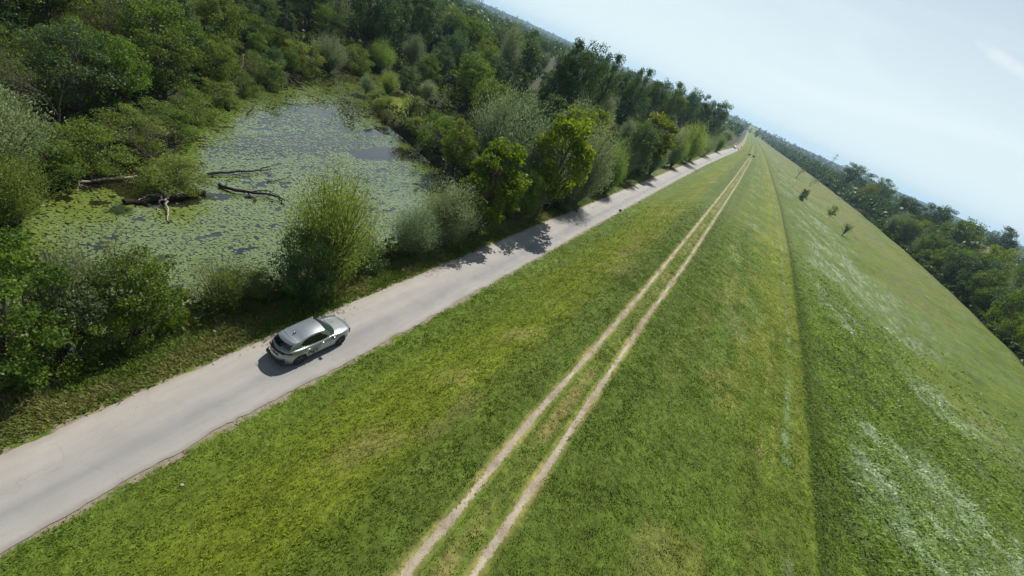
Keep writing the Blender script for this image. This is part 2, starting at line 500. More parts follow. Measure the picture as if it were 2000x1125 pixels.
    C = np.concatenate(C) if len(C) else np.zeros((0, 3))
    A = np.concatenate(A); tb = np.concatenate(tint_bias)
    n = len(C)
    size = S * r.uniform(0.6, 1.35, n)
    v = leaf_quads(C, A, size, asp, r)
    tint = np.clip(0.5 + tb + r.normal(0, 0.22, n), 0, 1)
    cm = mesh_np('crown_' + kind, v, np.arange(4 * n, dtype=np.int32), np.full(n, 4), None, tint) if n else None
    tv, tf, tcn = tubes(paths, 5)
    tm = mesh_np('trunk_' + kind, tv, tf, tcn, None, shade=True)
    return cm, tm

MATS = dict(broad='leaf_green', poplar='leaf_dark', maple='leaf_yellow', vine='leaf_vine', shrub='leaf_green',
            willow='leaf_willow', bright='leaf_bright', sapling='leaf_green', olive='leaf_olive', bare='leaf_olive', feather='leaf_willow',
            dark='leaf_dark', darkshrub='leaf_dark', lime='leaf_yellow')
SHAPE = dict(bright='willow', dark='broad', darkshrub='shrub', lime='shrub')
BARK = dict(bare='twig', feather='bark_pale', poplar='bark', willow='bark', bright='bark')
_cache = {}
NVAR = dict(broad=3, poplar=3, maple=2, vine=2, shrub=2, willow=2, sapling=1, olive=1, bare=2, feather=2)
NLEAF = dict(broad=12500, poplar=11000, maple=10500, vine=13000, shrub=9000, willow=24000, sapling=1800, olive=13000, bare=1500, feather=14000)
_shape = {}
def get_proto(kind, v):
    sh = SHAPE.get(kind, kind)
    v = v % NVAR[sh]
    if (kind, v) not in _cache:
        if (sh, v) not in _shape:
            _shape[(sh, v)] = proto(sh, 100 + 13 * v + sum(map(ord, sh)), NLEAF[sh])
            cm, tm = _shape[(sh, v)]
        cm, tm = _shape[(sh, v)]
        _cache[(kind, v)] = (cm, tm)
    return _cache[(kind, v)]

TREES = []       # (x, y, radius) of what stands, so the wood can be filled between
_tn = [0]
def tree(kind, base, height, width=None, label='', cat='tree', group=None, name=None, v=None, rz=None):
    """width = crown width in metres"""
    _tn[0] += 1
    v = _tn[0] if v is None else v
    cm, tm = get_proto(kind, v)
    sh = SHAPE.get(kind, kind)
    nomw = dict(broad=7.2, poplar=5.0, maple=6.3, vine=11.5, shrub=11.0, willow=8.0, sapling=4.6, olive=11.0, bare=6.0, feather=6.4)[sh]
    nm = name or dict(broad='broadleaf_tree', dark='broadleaf_tree', poplar='poplar_tree', maple='maple_tree', vine='vine_thicket', shrub='shrub', darkshrub='shrub', lime='shrub',
                      willow='willow_tree', bright='willow_tree', sapling='sapling', olive='shrub', bare='bare_tree', feather='silver_tree')[kind]
    o = empty(nm, tuple(base), rng.uniform(0, 6.28) if rz is None else rz)
    s = height / 10.0
    w = s if width is None else width / nomw
    o.scale = (w, w, s)
    tag(o, label, cat, group)
    t = link('trunk', tm, o)
    c = link('crown', cm, o)
    for ob, m in ((t, M[BARK.get(kind, 'bark')]), (c, M[MATS[kind]])):
        if len(ob.data.materials) == 0: ob.data.materials.append(None)
        ob.material_slots[0].link = 'OBJECT'
        ob.material_slots[0].material = m
    TREES.append((base[0], base[1], (width or nomw * s) / 2))
    return o

PXLOG = []
def tree_px(kind, bx, by, tx, ty, wpx, label, cat='tree', group=None, name=None, v=None, skyline=False, fitx=False):
    if fitx:         # stand the tree so that its top, not its foot, is where the photograph has it
        bx0 = bx
        for _ in range(4):
            g = gpt(bx, by)
            hs = np.linspace(0.3, 45, 120)
            hh = min(hs, key=lambda h: abs(project(g + np.array([0, 0, h]))[1] - ty))
            bx -= 0.8 * (project(g + np.array([0, 0, hh]))[0] - tx)
        bx = min(bx, bx0)
    g = gpt(bx, by)
    if g[2] < WATER_Z: g[2] = WATER_Z
    hs = np.linspace(0.3, 45, 300)
    best = min(hs, key=lambda h: abs(project(g + np.array([0, 0, h]))[1] - ty))
    if skyline:      # crown stays under the tree line seen against the sky
        sl = lambda h: (lambda q: q[1] - np.interp(q[0], [1500, 1600, 1640, 1700, 1780, 1825, 1870, 1930, 1975, 2010, 2200], [262, 300, 301, 330, 370, 382, 412, 440, 446, 450, 505]))(project(g + np.array([0, 0, h])))
        lim = [h for h in hs if sl(h) > 0]
        best = min(best, max(lim) if lim else best)
    PXLOG.append((kind, bx, by, round(float(g[0]), 1), round(float(g[1]), 1), round(float(best), 1)))
    depth = (g + np.array([0, 0, best * 0.6]) - np.array([0, 0, H])) @ FWD
    return tree(kind, g, best, wpx * depth / F, label, cat, group, name, v)

# ------------------------------------------------------------------ ground sheet
def grass_colour(x, y):
    """what grows where: turf albedo with the sheen of bent grass painted in (linear rgb), n x 3"""
    x, y = np.asarray(x, float), np.asarray(y, float)
    rl, rr, ra, rb, ce, br = road_l(y), road_r(y), rut_l(y), rut_r(y), crest_edge(y), brow(y)
    G = lambda *c: np.array(c)[None, :]
    green, bright, dark = G(0.110, 0.164, 0.020), G(0.170, 0.205, 0.015), G(0.068, 0.100, 0.014)
    dry, silver, brown, floor = G(0.270, 0.240, 0.080), G(0.250, 0.310, 0.180), G(0.165, 0.155, 0.050), G(0.034, 0.040, 0.013)  # silver: sheen of wind-bent grass, painted as a pale tone
    n1 = fbm(x * 0.16, y * 0.07, 21, 4); n2 = fbm(x * 0.5, y * 0.3, 31, 4); n3 = fbm(x * 1.5, y * 1.1, 41, 3)
    hf = smooth(0.32, 0.72, 0.5 * vnoise(x * 3.1, y * 2.3, 151) + 0.5 * vnoise(x * 7.3, y * 6.1, 152))
    n4 = fbm((x + y * 0.35) * 0.11, (y - x * 0.3) * 0.075, 51, 5)
    def mixc(a, b, t): return a + (b - a) * np.clip(t, 0, 1)[..., None]
    c = mixc(green + 0 * x[..., None], green * 1.1, x * 0)
    # river side of the embankment
    u = (x - rr) / (ra - rr + 1e-6)
    c = mixc(c, bright, smooth(0.08, 0.45, u + (n1 - 0.5) * 0.6) * (1 - smooth(0.66, 0.86, u + (n2 - 0.5) * 0.3)) * (0.3 + 0.7 * n1) * (x < ra))
    c = mixc(c, dry, smooth(0.52, 0.72, n2) * smooth(0.35, 0.6, u) * (1 - smooth(0.75, 0.9, u)) * 0.6 * (x < ra))
    c = mixc(c, dark, smooth(0.62, 0.82, u) * (x < ra) * 0.45)
    c = mixc(c, silver, smooth(0.56, 0.72, fbm(x * 0.8, y * 0.25, 61, 3)) * (1 - smooth(0.1, 0.35, u)) * (x > rr) * 0.4 * hf * smooth(20, 45, y))
    c = mixc(c, dark, smooth(0.55, 0.75, n3) * 0.4)
    # between and beside the wheel tracks
    mid = (ra + rb) / 2
    c = mixc(c, dry, (1 - smooth(0.1, 0.5, np.abs(x - mid))) * (0.25 + 0.9 * smooth(0.45, 0.62, n2)) * 0.75)
    # shoulder, right of the track
    v = (x - rb) / (ce - rb + 1e-6)
    s = (x > rb) * (x < ce)
    c = mixc(c, dark, s * (1 - smooth(0.05, 0.35, v)) * 0.45)
    c = mixc(c, dry, s * smooth(0.52, 0.70, n2) * smooth(0.15, 0.4, v) * 0.38)
    c = mixc(c, silver, s * smooth(0.54, 0.72, fbm(x * 0.35, y * 0.12, 71, 4)) * smooth(0.2, 0.4, v) * smooth(25, 50, y) * (1 - smooth(0.62, 0.8, v)) * 0.55 * smooth(0.38, 0.6, n2) * hf * 1.3)
    c = mixc(c, bright, s * smooth(0.55, 0.8, v) * (0.2 + 0.6 * n1) * smooth(10, 50, y))
    c = mixc(c, bright, s * smooth(0.35, 0.7, v) * smooth(0.45, 0.7, n2) * 0.5)
    for off_, w_, col_, a_ in ((3.1, 0.25, dry, 0.6), (2.2, 0.2, dry, 0.35), (1.3, 0.35, silver, 0.55), (0.5, 0.2, dry, 0.3)):
        c = mixc(c, col_, (1 - smooth(w_ * 0.3, w_, np.abs(ce - x - off_ - (n1 - 0.5) * 0.7))) * a_ * (0.5 + n3) * smooth(0.35, 0.7, fbm(x * 0.3, y * 0.22, 161, 3)) * hf * 1.6)
    # unmown slope and meadow
    r = smooth(ce, ce + 0.4, x)
    far = smooth(110, 330, y)
    rag = 0.35 + 1.1 * smooth(0.35, 0.65, fbm(x * 2.2 + y, y * 1.6, 131, 3))
    cr_ = mixc(green * 1.0 + 0 * x[..., None], dark, smooth(0.45, 0.7, n2) * 0.6)
    cr_ = mixc(cr_, silver, smooth(0.40, 0.60, n4) * smooth(3.0, 7, x - ce + (n1 - 0.5) * 5) * (1 - 0.8 * smooth(14, 38, x - ce)) * (0.3 + 0.9 * smooth(0.4, 0.62, n2)) * (0.15 + 1.25 * hf))  # sheen patches on the slope, put into the colour
    cr_ = mixc(cr_, bright * 0.85, smooth(0.48, 0.66, fbm(x * 0.07, y * 0.05, 81, 4)) * smooth(12, 25, x - ce) * 0.6)
    cr_ = mixc(cr_, brown * 1.2, smooth(0.45, 0.65, fbm(x * 0.10, y * 0.03, 91, 4)) * smooth(18, 40, x - ce) * 0.3)
    cr_ = mixc(cr_, brown * 1.15, far * smooth(0.42, 0.62, n1) * 0.5)
    cr_ = mixc(cr_, dark * 0.85, (1 - smooth(0.5, 2.6, x - ce + (n2 - 0.5) * 2.4)) * 0.85)
    c = mixc(c, cr_ + 0 * c, r)
    # trampled straw beside the wheel tracks and mowing streaks
    dr = np.minimum(np.abs(x - ra), np.abs(x - rb))
    c = mixc(c, dry, (1 - smooth(0.12, 0.42, dr)) * (0.35 + 0.9 * smooth(0.4, 0.65, n3)) * (x > rr))
    c = c * (1 + 0.22 * (vnoise((x - ra) * 1.9, y * 0.05, 141) - 0.5) * ((x > rr) & (x < ce)) + 0.25 * (n3 - 0.5))[..., None]
    # river side verge and forest floor
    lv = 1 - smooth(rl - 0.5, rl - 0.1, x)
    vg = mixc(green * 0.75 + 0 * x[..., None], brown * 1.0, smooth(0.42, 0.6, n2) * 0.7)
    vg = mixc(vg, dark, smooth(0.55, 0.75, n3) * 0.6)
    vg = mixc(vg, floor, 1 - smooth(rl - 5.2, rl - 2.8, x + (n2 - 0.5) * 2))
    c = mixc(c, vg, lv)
    isl = np.exp(-(((x + 55.5) / 6) ** 2 + ((y - 72) / 9) ** 2)) * 1.6
    c = mixc(c, bright * 0.9, np.clip(isl, 0, 1) * lv)
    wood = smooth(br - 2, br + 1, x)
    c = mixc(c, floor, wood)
    farw = np.maximum(smooth(700, 1200, np.hypot(x, y)) * ((x < rl) | (x > br)), smooth(br + 15, br + 50, x))
    c = mixc(c, G(0.030, 0.048, 0.018), farw)
    return c

def axis_vals(spans):
    out = []
    for a, b, s in spans:
        out.append(np.arange(a, b, s))
    return np.concatenate(out)

def geo(a, b, s0, g):
    v = [a]; s = s0
    while v[-1] < b:
        v.append(v[-1] + s); s *= g
    return np.array(v)

xs = np.concatenate([-geo(132, 6500, 3, 1.12)[::-1], np.arange(-130, -90, 1.4), np.arange(-90, -24, 0.75), np.arange(-24, 32, 0.28), np.arange(32, 60, 0.5), np.arange(60, 130, 1.2), geo(131, 6500, 3, 1.12)])
ys = np.concatenate([-geo(62, 400, 6, 1.25)[::-1], np.arange(-60, -8, 3.0), np.arange(-8, 62, 0.42), geo(62.5, 7000, 0.55, 1.024)])
GX, GY = np.meshgrid(xs, ys)
GZ = ground_z(GX, GY)
nx_, ny_ = len(xs), len(ys)
gv = np.stack([GX, GY, GZ], -1).reshape(-1, 3)
ii = (np.arange(ny_ - 1)[:, None] * nx_ + np.arange(nx_ - 1)[None, :]).ravel()
gf = np.stack([ii, ii + 1, ii + 1 + nx_, ii + nx_], 1).ravel()
gm = mesh_np('ground', gv, gf, np.full(len(ii), 4), shade=True)
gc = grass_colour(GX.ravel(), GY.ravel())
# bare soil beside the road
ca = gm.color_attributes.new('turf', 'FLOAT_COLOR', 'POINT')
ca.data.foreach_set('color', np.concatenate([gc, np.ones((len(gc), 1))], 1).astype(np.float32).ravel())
def fattr(name, vals):
    a = gm.attributes.new(name, 'FLOAT', 'POINT'); a.data.foreach_set('value', vals.ravel().astype(np.float32))
fattr('edge', np.maximum(road_l(GY) - GX, GX - road_r(GY)))
fattr('shore', (GZ - WATER_Z))
m = bpy.data.materials.new('turf and soil')
nt = nodes_of(m); L = nt.links
tcx = N(nt, 'TexCoord')
a_t = N(nt, 'Attribute'); a_t.attribute_name = 'turf'
n_f = N(nt, 'TexNoise', Scale=3.2, Detail=7.0, Roughness=0.72)
n_m = N(nt, 'TexNoise', Scale=0.35, Detail=6.0, Roughness=0.6)
L.new(tcx.outputs['Object'], n_f.inputs['Vector']); L.new(tcx.outputs['Object'], n_m.inputs['Vector'])
rf = N(nt, 'MapRange'); rf.inputs['From Min'].default_value = 0.3; rf.inputs['From Max'].default_value = 0.7; rf.inputs['To Min'].default_value = 0.40; rf.inputs['To Max'].default_value = 1.3
L.new(n_f.outputs['Fac'], rf.inputs['Value'])
rm = N(nt, 'MapRange'); rm.inputs['From Min'].default_value = 0.3; rm.inputs['From Max'].default_value = 0.7; rm.inputs['To Min'].default_value = 0.8; rm.inputs['To Max'].default_value = 1.2
L.new(n_m.outputs['Fac'], rm.inputs['Value'])
mu = N(nt, 'Math', _operation='MULTIPLY'); L.new(rf.outputs[0], mu.inputs[0]); L.new(rm.outputs[0], mu.inputs[1])
vs = N(nt, 'VectorMath', _operation='SCALE'); L.new(a_t.outputs['Color'], vs.inputs[0]); L.new(mu.outputs[0], vs.inputs['Scale'])
# gravelly soil at the road edge, ragged
a_e = N(nt, 'Attribute'); a_e.attribute_name = 'edge'
n_e = N(nt, 'TexNoise', Scale=1.1, Detail=8.0, Roughness=0.7); L.new(tcx.outputs['Object'], n_e.inputs['Vector'])
ad = N(nt, 'Math', _operation='MULTIPLY_ADD'); ad.inputs[1].default_value = -2.2; ad.inputs[2].default_value = 1.48; L.new(n_e.outputs['Fac'], ad.inputs[0])
ad2 = N(nt, 'Math', _operation='ADD'); L.new(ad.outputs[0], ad2.inputs[0]); L.new(a_e.outputs['Fac'], ad2.inputs[1])
re_ = N(nt, 'MapRange'); re_.inputs['From Min'].default_value = 0.42; re_.inputs['From Max'].default_value = 0.62; L.new(ad2.outputs[0], re_.inputs['Value'])
soil = N(nt, 'MixRGB'); soil.inputs['Color1'].default_value = (0.19, 0.155, 0.105, 1); soil.inputs['Color2'].default_value = (0.33, 0.28, 0.21, 1); L.new(n_f.outputs['Fac'], soil.inputs['Fac'])
mxs = N(nt, 'MixRGB'); L.new(re_.outputs[0], mxs.inputs['Fac']); L.new(soil.outputs[0], mxs.inputs['Color1']); L.new(vs.outputs[0], mxs.inputs['Color2'])
a_s = N(nt, 'Attribute'); a_s.attribute_name = 'shore'
rs = N(nt, 'MapRange'); rs.inputs['From Min'].default_value = 0.0; rs.inputs['From Max'].default_value = 0.35; L.new(a_s.outputs['Fac'], rs.inputs['Value'])
mud = N(nt, 'MixRGB'); mud.inputs['Color1'].default_value = (0.022, 0.017, 0.009, 1); L.new(rs.outputs[0], mud.inputs['Fac']); L.new(mxs.outputs[0], mud.inputs['Color2'])
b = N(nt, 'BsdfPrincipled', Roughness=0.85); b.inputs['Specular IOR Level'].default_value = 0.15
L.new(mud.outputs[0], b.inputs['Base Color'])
bp = N(nt, 'Bump', Strength=0.9, Distance=0.12); L.new(n_f.outputs['Fac'], bp.inputs['Height']); L.new(bp.outputs[0], b.inputs['Normal'])
o = N(nt, 'OutputMaterial'); L.new(b.outputs[0], o.inputs[0])
gm.materials.append(m)
ground = link('ground', gm); tag(ground, kind='structure')

# ------------------------------------------------------------------ strips laid on the ground: road, wheel tracks
def strip(name, left, right, ys_, nacross, lift, material, jl=0.0, jr=0.0, seed=0, js=2.0):
    r = np.random.default_rng(seed)
    l = left(ys_) - jl * (fbm(ys_ * js, ys_ * 0 + seed, seed, 6) - 0.5) * 2 + r.normal(0, jl * 0.16, len(ys_)) * (ys_ < 60)
    rt = right(ys_) + jr * (fbm(ys_ * js, ys_ * 0 + seed + 9, seed + 5, 6) - 0.5) * 2 + r.normal(0, jr * 0.16, len(ys_)) * (ys_ < 60)
    t = np.linspace(0, 1, nacross)
    X = l[:, None] * (1 - t) + rt[:, None] * t
    Y = np.repeat(ys_[:, None], nacross, 1)
    Z = ground_z(X, Y, False) + lift
    ed = np.minimum(t, 1 - t)[None, :] * np.ones_like(X)
    v = np.stack([X, Y, Z], -1).reshape(-1, 3)
    n = len(ys_)
    ii = (np.arange(n - 1)[:, None] * nacross + np.arange(nacross - 1)[None, :]).ravel()
    f = np.stack([ii, ii + 1, ii + 1 + nacross, ii + nacross], 1).ravel()
    me = mesh_np(name, v, f, np.full(len(ii), 4), material, shade=True)
    a = me.attributes.new('across', 'FLOAT', 'POINT'); a.data.foreach_set('value', (t[None, :] * np.ones_like(X)).ravel().astype(np.float32))
    return link(name, me)

m = bpy.data.materials.new('worn pale asphalt'); nt = nodes_of(m); L = nt.links
tcx = N(nt, 'TexCoord')
mpp = N(nt, 'Mapping'); mpp.inputs['Scale'].default_value = (1.6, 0.16, 1); L.new(tcx.outputs['Object'], mpp.inputs['Vector'])
n1 = N(nt, 'TexNoise', Scale=1.0, Detail=6.0, Roughness=0.6); L.new(mpp.outputs[0], n1.inputs['Vector'])
n2 = N(nt, 'TexNoise', Scale=30.0, Detail=4.0, Roughness=0.7); L.new(tcx.outputs['Object'], n2.inputs['Vector'])
n3 = N(nt, 'TexNoise', Scale=0.45, Detail=5.0, Roughness=0.6, Distortion=0.4); L.new(tcx.outputs['Object'], n3.inputs['Vector'])
ac = N(nt, 'Attribute'); ac.attribute_name = 'across'
ramp = N(nt, 'ValToRGB'); L.new(ac.outputs['Fac'], ramp.inputs['Fac'])
e = ramp.color_ramp.elements
e[0].position = 0.0; e[0].color = (0.318, 0.282, 0.236, 1)
e[1].position = 1.0; e[1].color = (0.261, 0.238, 0.215, 1)
for p_, c_ in ((0.10, (0.362, 0.335, 0.296)), (0.25, (0.338, 0.319, 0.290)), (0.50, (0.318, 0.307, 0.286)), (0.66, (0.253, 0.249, 0.244)), (0.80, (0.299, 0.291, 0.275)), (0.93, (0.328, 0.313, 0.286))):
    q = e.new(p_); q.color = (*c_, 1)
r1 = N(nt, 'MapRange'); r1.inputs['From Min'].default_value = 0.3; r1.inputs['From Max'].default_value = 0.7; r1.inputs['To Min'].default_value = 0.90; r1.inputs['To Max'].default_value = 1.10
L.new(n1.outputs['Fac'], r1.inputs['Value'])
r2 = N(nt, 'MapRange'); r2.inputs['From Min'].default_value = 0.25; r2.inputs['From Max'].default_value = 0.75; r2.inputs['To Min'].default_value = 0.86; r2.inputs['To Max'].default_value = 1.14
L.new(n2.outputs['Fac'], r2.inputs['Value'])
r3 = N(nt, 'MapRange'); r3.inputs['From Min'].default_value = 0.3; r3.inputs['From Max'].default_value = 0.7; r3.inputs['To Min'].default_value = 0.92; r3.inputs['To Max'].default_value = 1.07
L.new(n3.outputs['Fac'], r3.inputs['Value'])
ma = N(nt, 'Math', _operation='MULTIPLY'); L.new(r1.outputs[0], ma.inputs[0]); L.new(r2.outputs[0], ma.inputs[1])
mb = N(nt, 'Math', _operation='MULTIPLY'); L.new(ma.outputs[0], mb.inputs[0]); L.new(r3.outputs[0], mb.inputs[1])
# fine cracks
vo = N(nt, 'TexVoronoi', _feature='DISTANCE_TO_EDGE', Scale=0.22); 
nd = N(nt, 'TexNoise', Scale=1.5, Detail=5.0); L.new(tcx.outputs['Object'], nd.inputs['Vector'])
mv = N(nt, 'VectorMath', _operation='MULTIPLY_ADD'); mv.inputs[1].default_value = (1.6, 1.6, 0); L.new(nd.outputs['Color'], mv.inputs[0]); L.new(tcx.outputs['Object'], mv.inputs[2])
L.new(mv.outputs[0], vo.inputs['Vector'])
rc = N(nt, 'MapRange'); rc.inputs['From Min'].default_value = 0.0; rc.inputs['From Max'].default_value = 0.006; rc.inputs['To Min'].default_value = 0.86; rc.inputs['To Max'].default_value = 1.0
L.new(vo.outputs['Distance'], rc.inputs['Value'])
mc = N(nt, 'Math', _operation='MULTIPLY'); L.new(mb.outputs[0], mc.inputs[0]); L.new(rc.outputs[0], mc.inputs[1])
mc2 = N(nt, 'Math', _operation='MULTIPLY'); mc2.inputs[1].default_value = 0.93; L.new(mc.outputs[0], mc2.inputs[0]); mc = mc2
vs = N(nt, 'VectorMath', _operation='SCALE'); L.new(ramp.outputs['Color'], vs.inputs[0]); L.new(mc.outputs[0], vs.inputs['Scale'])
b = N(nt, 'BsdfPrincipled', Roughness=0.8); b.inputs['Specular IOR Level'].default_value = 0.3; L.new(vs.outputs[0], b.inputs['Base Color'])
bp = N(nt, 'Bump', Strength=0.35, Distance=0.01); L.new(n2.outputs['Fac'], bp.inputs['Height']); L.new(bp.outputs[0], b.inputs['Normal'])
o = N(nt, 'OutputMaterial'); L.new(b.outputs[0], o.inputs[0])
M['asphalt'] = m
ry = np.concatenate([np.arange(-70, 60, 0.25), np.arange(60, 170, 0.6), np.arange(170, 440, 2.0)])
road = strip('road', road_l, road_r, ry, 9, 0.03, M['asphalt'], 0.14, 0.16, 3, 0.9)
tag(road, kind='structure')

# wheel tracks: strips of turf worn through to pale clay, ragged by noise
m = bpy.data.materials.new('trodden clay and turf'); nt = nodes_of(m); L = nt.links
tcx = N(nt, 'TexCoord')
ac = N(nt, 'Attribute'); ac.attribute_name = 'across'
at_ = N(nt, 'Attribute'); at_.attribute_name = 'turf'
s1 = N(nt, 'Math', _operation='SUBTRACT'); s1.inputs[1].default_value = 0.5; L.new(ac.outputs['Fac'], s1.inputs[0])
s2 = N(nt, 'Math', _operation='ABSOLUTE'); L.new(s1.outputs[0], s2.inputs[0])
nA = N(nt, 'TexNoise', Scale=5.5, Detail=8.0, Roughness=0.75); L.new(tcx.outputs['Object'], nA.inputs['Vector'])
nB = N(nt, 'TexNoise', Scale=0.55, Detail=4.0, Roughness=0.6); L.new(tcx.outputs['Object'], nB.inputs['Vector'])
d1 = N(nt, 'Math', _operation='MULTIPLY_ADD'); d1.inputs[1].default_value = 0.85; L.new(nA.outputs['Fac'], d1.inputs[0]); L.new(s2.outputs[0], d1.inputs[2])
d2 = N(nt, 'Math', _operation='MULTIPLY_ADD'); d2.inputs[1].default_value = 0.55; L.new(nB.outputs['Fac'], d2.inputs[0]); L.new(d1.outputs[0], d2.inputs[2])
e1 = N(nt, 'MapRange'); e1.inputs['From Min'].default_value = 0.87; e1.inputs['From Max'].default_value = 0.94; L.new(d2.outputs[0], e1.inputs['Value'])
nC = N(nt, 'TexNoise', Scale=3.2, Detail=7.0, Roughness=0.72); L.new(tcx.outputs['Object'], nC.inputs['Vector'])
k1 = N(nt, 'MapRange'); k1.inputs['From Min'].default_value = 0.3; k1.inputs['From Max'].default_value = 0.7; k1.inputs['To Min'].default_value = 0.45; k1.inputs['To Max'].default_value = 1.3; L.new(nC.outputs['Fac'], k1.inputs['Value'])
gsc = N(nt, 'VectorMath', _operation='SCALE'); L.new(at_.outputs['Color'], gsc.inputs[0]); L.new(k1.outputs[0], gsc.inputs['Scale'])
cl = N(nt, 'ValToRGB'); L.new(nB.outputs['Fac'], cl.inputs['Fac'])
cl.color_ramp.elements[0].position = 0.36; cl.color_ramp.elements[0].color = (0.235, 0.185, 0.130, 1)
cl.color_ramp.elements[1].position = 0.62; cl.color_ramp.elements[1].color = (0.44, 0.385, 0.295, 1)
csc = N(nt, 'VectorMath', _operation='SCALE'); L.new(cl.outputs[0], csc.inputs[0])
k2 = N(nt, 'MapRange'); k2.inputs['From Min'].default_value = 0.3; k2.inputs['From Max'].default_value = 0.7; k2.inputs['To Min'].default_value = 0.75; k2.inputs['To Max'].default_value = 1.15; L.new(nA.outputs['Fac'], k2.inputs['Value']); L.new(k2.outputs[0], csc.inputs['Scale'])
mxt = N(nt, 'MixRGB'); L.new(e1.outputs[0], mxt.inputs['Fac']); L.new(csc.outputs[0], mxt.inputs['Color1']); L.new(gsc.outputs[0], mxt.inputs['Color2'])
b = N(nt, 'BsdfPrincipled', Roughness=0.9); b.inputs['Specular IOR Level'].default_value = 0.15; L.new(mxt.outputs[0], b.inputs['Base Color'])
bp = N(nt, 'Bump', Strength=0.7, Distance=0.05); L.new(nA.outputs['Fac'], bp.inputs['Height']); L.new(bp.outputs[0], b.inputs['Normal'])
o = N(nt, 'OutputMaterial'); L.new(b.outputs[0], o.inputs[0])
M['track'] = m
def rut(name, centre, w, seed):
    yy = np.concatenate([np.arange(-50, 60, 0.3), np.arange(60, 150, 0.6), np.arange(150, 304, 1.2)])
    wander = lambda y: centre(y) + 0.10 * (fbm(y * 0.21, y * 0, seed, 3) - 0.5)
    o_ = strip(name, lambda y: wander(y) - w, lambda y: wander(y) + w, yy, 7, 0.03, M['track'])
    co = np.array([v.co[:] for v in o_.data.vertices])
    ca_ = o_.data.color_attributes.new('turf', 'FLOAT_COLOR', 'POINT')
    gcc = grass_colour(co[:, 0], co[:, 1])
    ca_.data.foreach_set('color', np.concatenate([gcc, np.ones((len(gcc), 1))], 1).astype(np.float32).ravel())
    return o_
tag(rut('dirt_track', rut_l, 0.36, 11), kind='structure')
tag(rut('dirt_track', rut_r, 0.36, 12), kind='structure')

# ------------------------------------------------------------------ water
m = bpy.data.materials.new('still brown water'); nt = nodes_of(m); L = nt.links
tcx = N(nt, 'TexCoord'); n1 = N(nt, 'TexNoise', Scale=1.2, Detail=3.0); L.new(tcx.outputs['Object'], n1.inputs['Vector'])
b = N(nt, 'BsdfPrincipled', Roughness=0.04); b.inputs['Base Color'].default_value = (0.020, 0.017, 0.008, 1); b.inputs['IOR'].default_value = 2.3
b.inputs['Specular IOR Level'].default_value = 0.5
bp = N(nt, 'Bump', Strength=0.10, Distance=0.02); L.new(n1.outputs['Fac'], bp.inputs['Height']); L.new(bp.outputs[0], b.inputs['Normal'])
o = N(nt, 'OutputMaterial'); L.new(b.outputs[0], o.inputs[0])
wm = mesh_np('water', [(-120, -60, WATER_Z), (-19.5, -60, WATER_Z), (-19.5, 190, WATER_Z), (-120, 190, WATER_Z)], [0, 1, 2, 3], [4], m)
tag(link('water', wm), kind='structure')

# floating lily leaves: one mass nobody could count
def ellipse_mask(X, Y, px, py, rx, ry):
    """soft patch on the water around a point of the pond"""
    c = at(px, py, WATER_Z); a = at(px + rx, py, WATER_Z) - c; bb = at(px, py + ry, WATER_Z) - c
    Mx = np.linalg.inv(np.array([[a[0], bb[0]], [a[1], bb[1]]]))
    dx, dy = X - c[0], Y - c[1]
    u = Mx[0, 0] * dx + Mx[0, 1] * dy; v = Mx[1, 0] * dx + Mx[1, 1] * dy
    return np.hypot(u, v)
sp = 0.17
PX, PY = np.meshgrid(np.arange(-100, -20, sp), np.arange(-14, 118, sp))
PX = (PX + rng.uniform(-0.095, 0.095, PX.shape)).ravel(); PY = (PY + rng.uniform(-0.095, 0.095, PY.shape)).ravel()
sd = seg_poly_dist(PX, PY, pond)
keep = sd < -0.15
PX, PY, sd = PX[keep], PY[keep], sd[keep]
gap = fbm(PX * 1.5, PY * 0.9, 101, 3)
thr = 0.68 - 0.07 * fbm(PX * 0.08, PY * 0.08, 103, 2)
openw = np.zeros(len(PX))
for (px, py, rx, ry, st) in ((175, 350, 115, 33, 1.0), (262, 372, 60, 24, 1.0), (752, 300, 66, 17, 1.0), (800, 308, 30, 12, 1.0), (738, 258, 34, 10, 1.0), (640, 155, 110, 15, 0.75),
                             (700, 182, 70, 10, 0.4), (610, 235, 100, 45, 0.6), (660, 215, 90, 25, 0.68), (620, 280, 150, 24, 0.66), (500, 272, 70, 12, 0.6), (700, 335, 130, 30, 0.3), (560, 300, 120, 14, 0.4), (360, 625, 22, 26, 0.6), (400, 385, 60, 8, 0.9), (330, 395, 70, 10, 0.9), (850, 372, 40, 14, 0.7), (900, 385, 30, 14, 0.8)):
    e_ = ellipse_mask(PX, PY, px, py, rx, ry) + (fbm(PX * 0.35, PY * 0.35, 107, 3) - 0.5) * 0.9
    openw = np.maximum(openw, st * (1 - smooth(0.75, 1.05, e_)))
dens = (gap < thr + 0.05) & (rng.uniform(0, 1, len(PX)) < 0.96) & (openw < rng.uniform(0.1, 0.95, len(PX)))
dens &= ~((sd > -1.0) & (rng.uniform(0, 1, len(PX)) < 0.4))
PX, PY = PX[dens], PY[dens]
npad = len(PX)
K = 6
rad = rng.uniform(0.075, 0.165, npad) * np.where(rng.uniform(0, 1, npad) < 0.12, 1.3, 1)
a0 = rng.uniform(0, 6.28, npad)
ang = a0[:, None] + np.arange(K)[None, :] * (5.9 / (K - 1))
rr_ = rad[:, None] * (1 + rng.normal(0, 0.07, (npad, K)))
pz = WATER_Z + 0.006 + rng.uniform(0, 0.022, npad)
tilt = rng.normal(0, 0.035, (npad, 2))
vx_ = rr_ * np.cos(ang); vy_ = rr_ * np.sin(ang) * 0.94
vz_ = pz[:, None] + vx_ * tilt[:, :1] + vy_ * tilt[:, 1:]
vz_ = np.maximum(vz_, WATER_Z + 0.003)
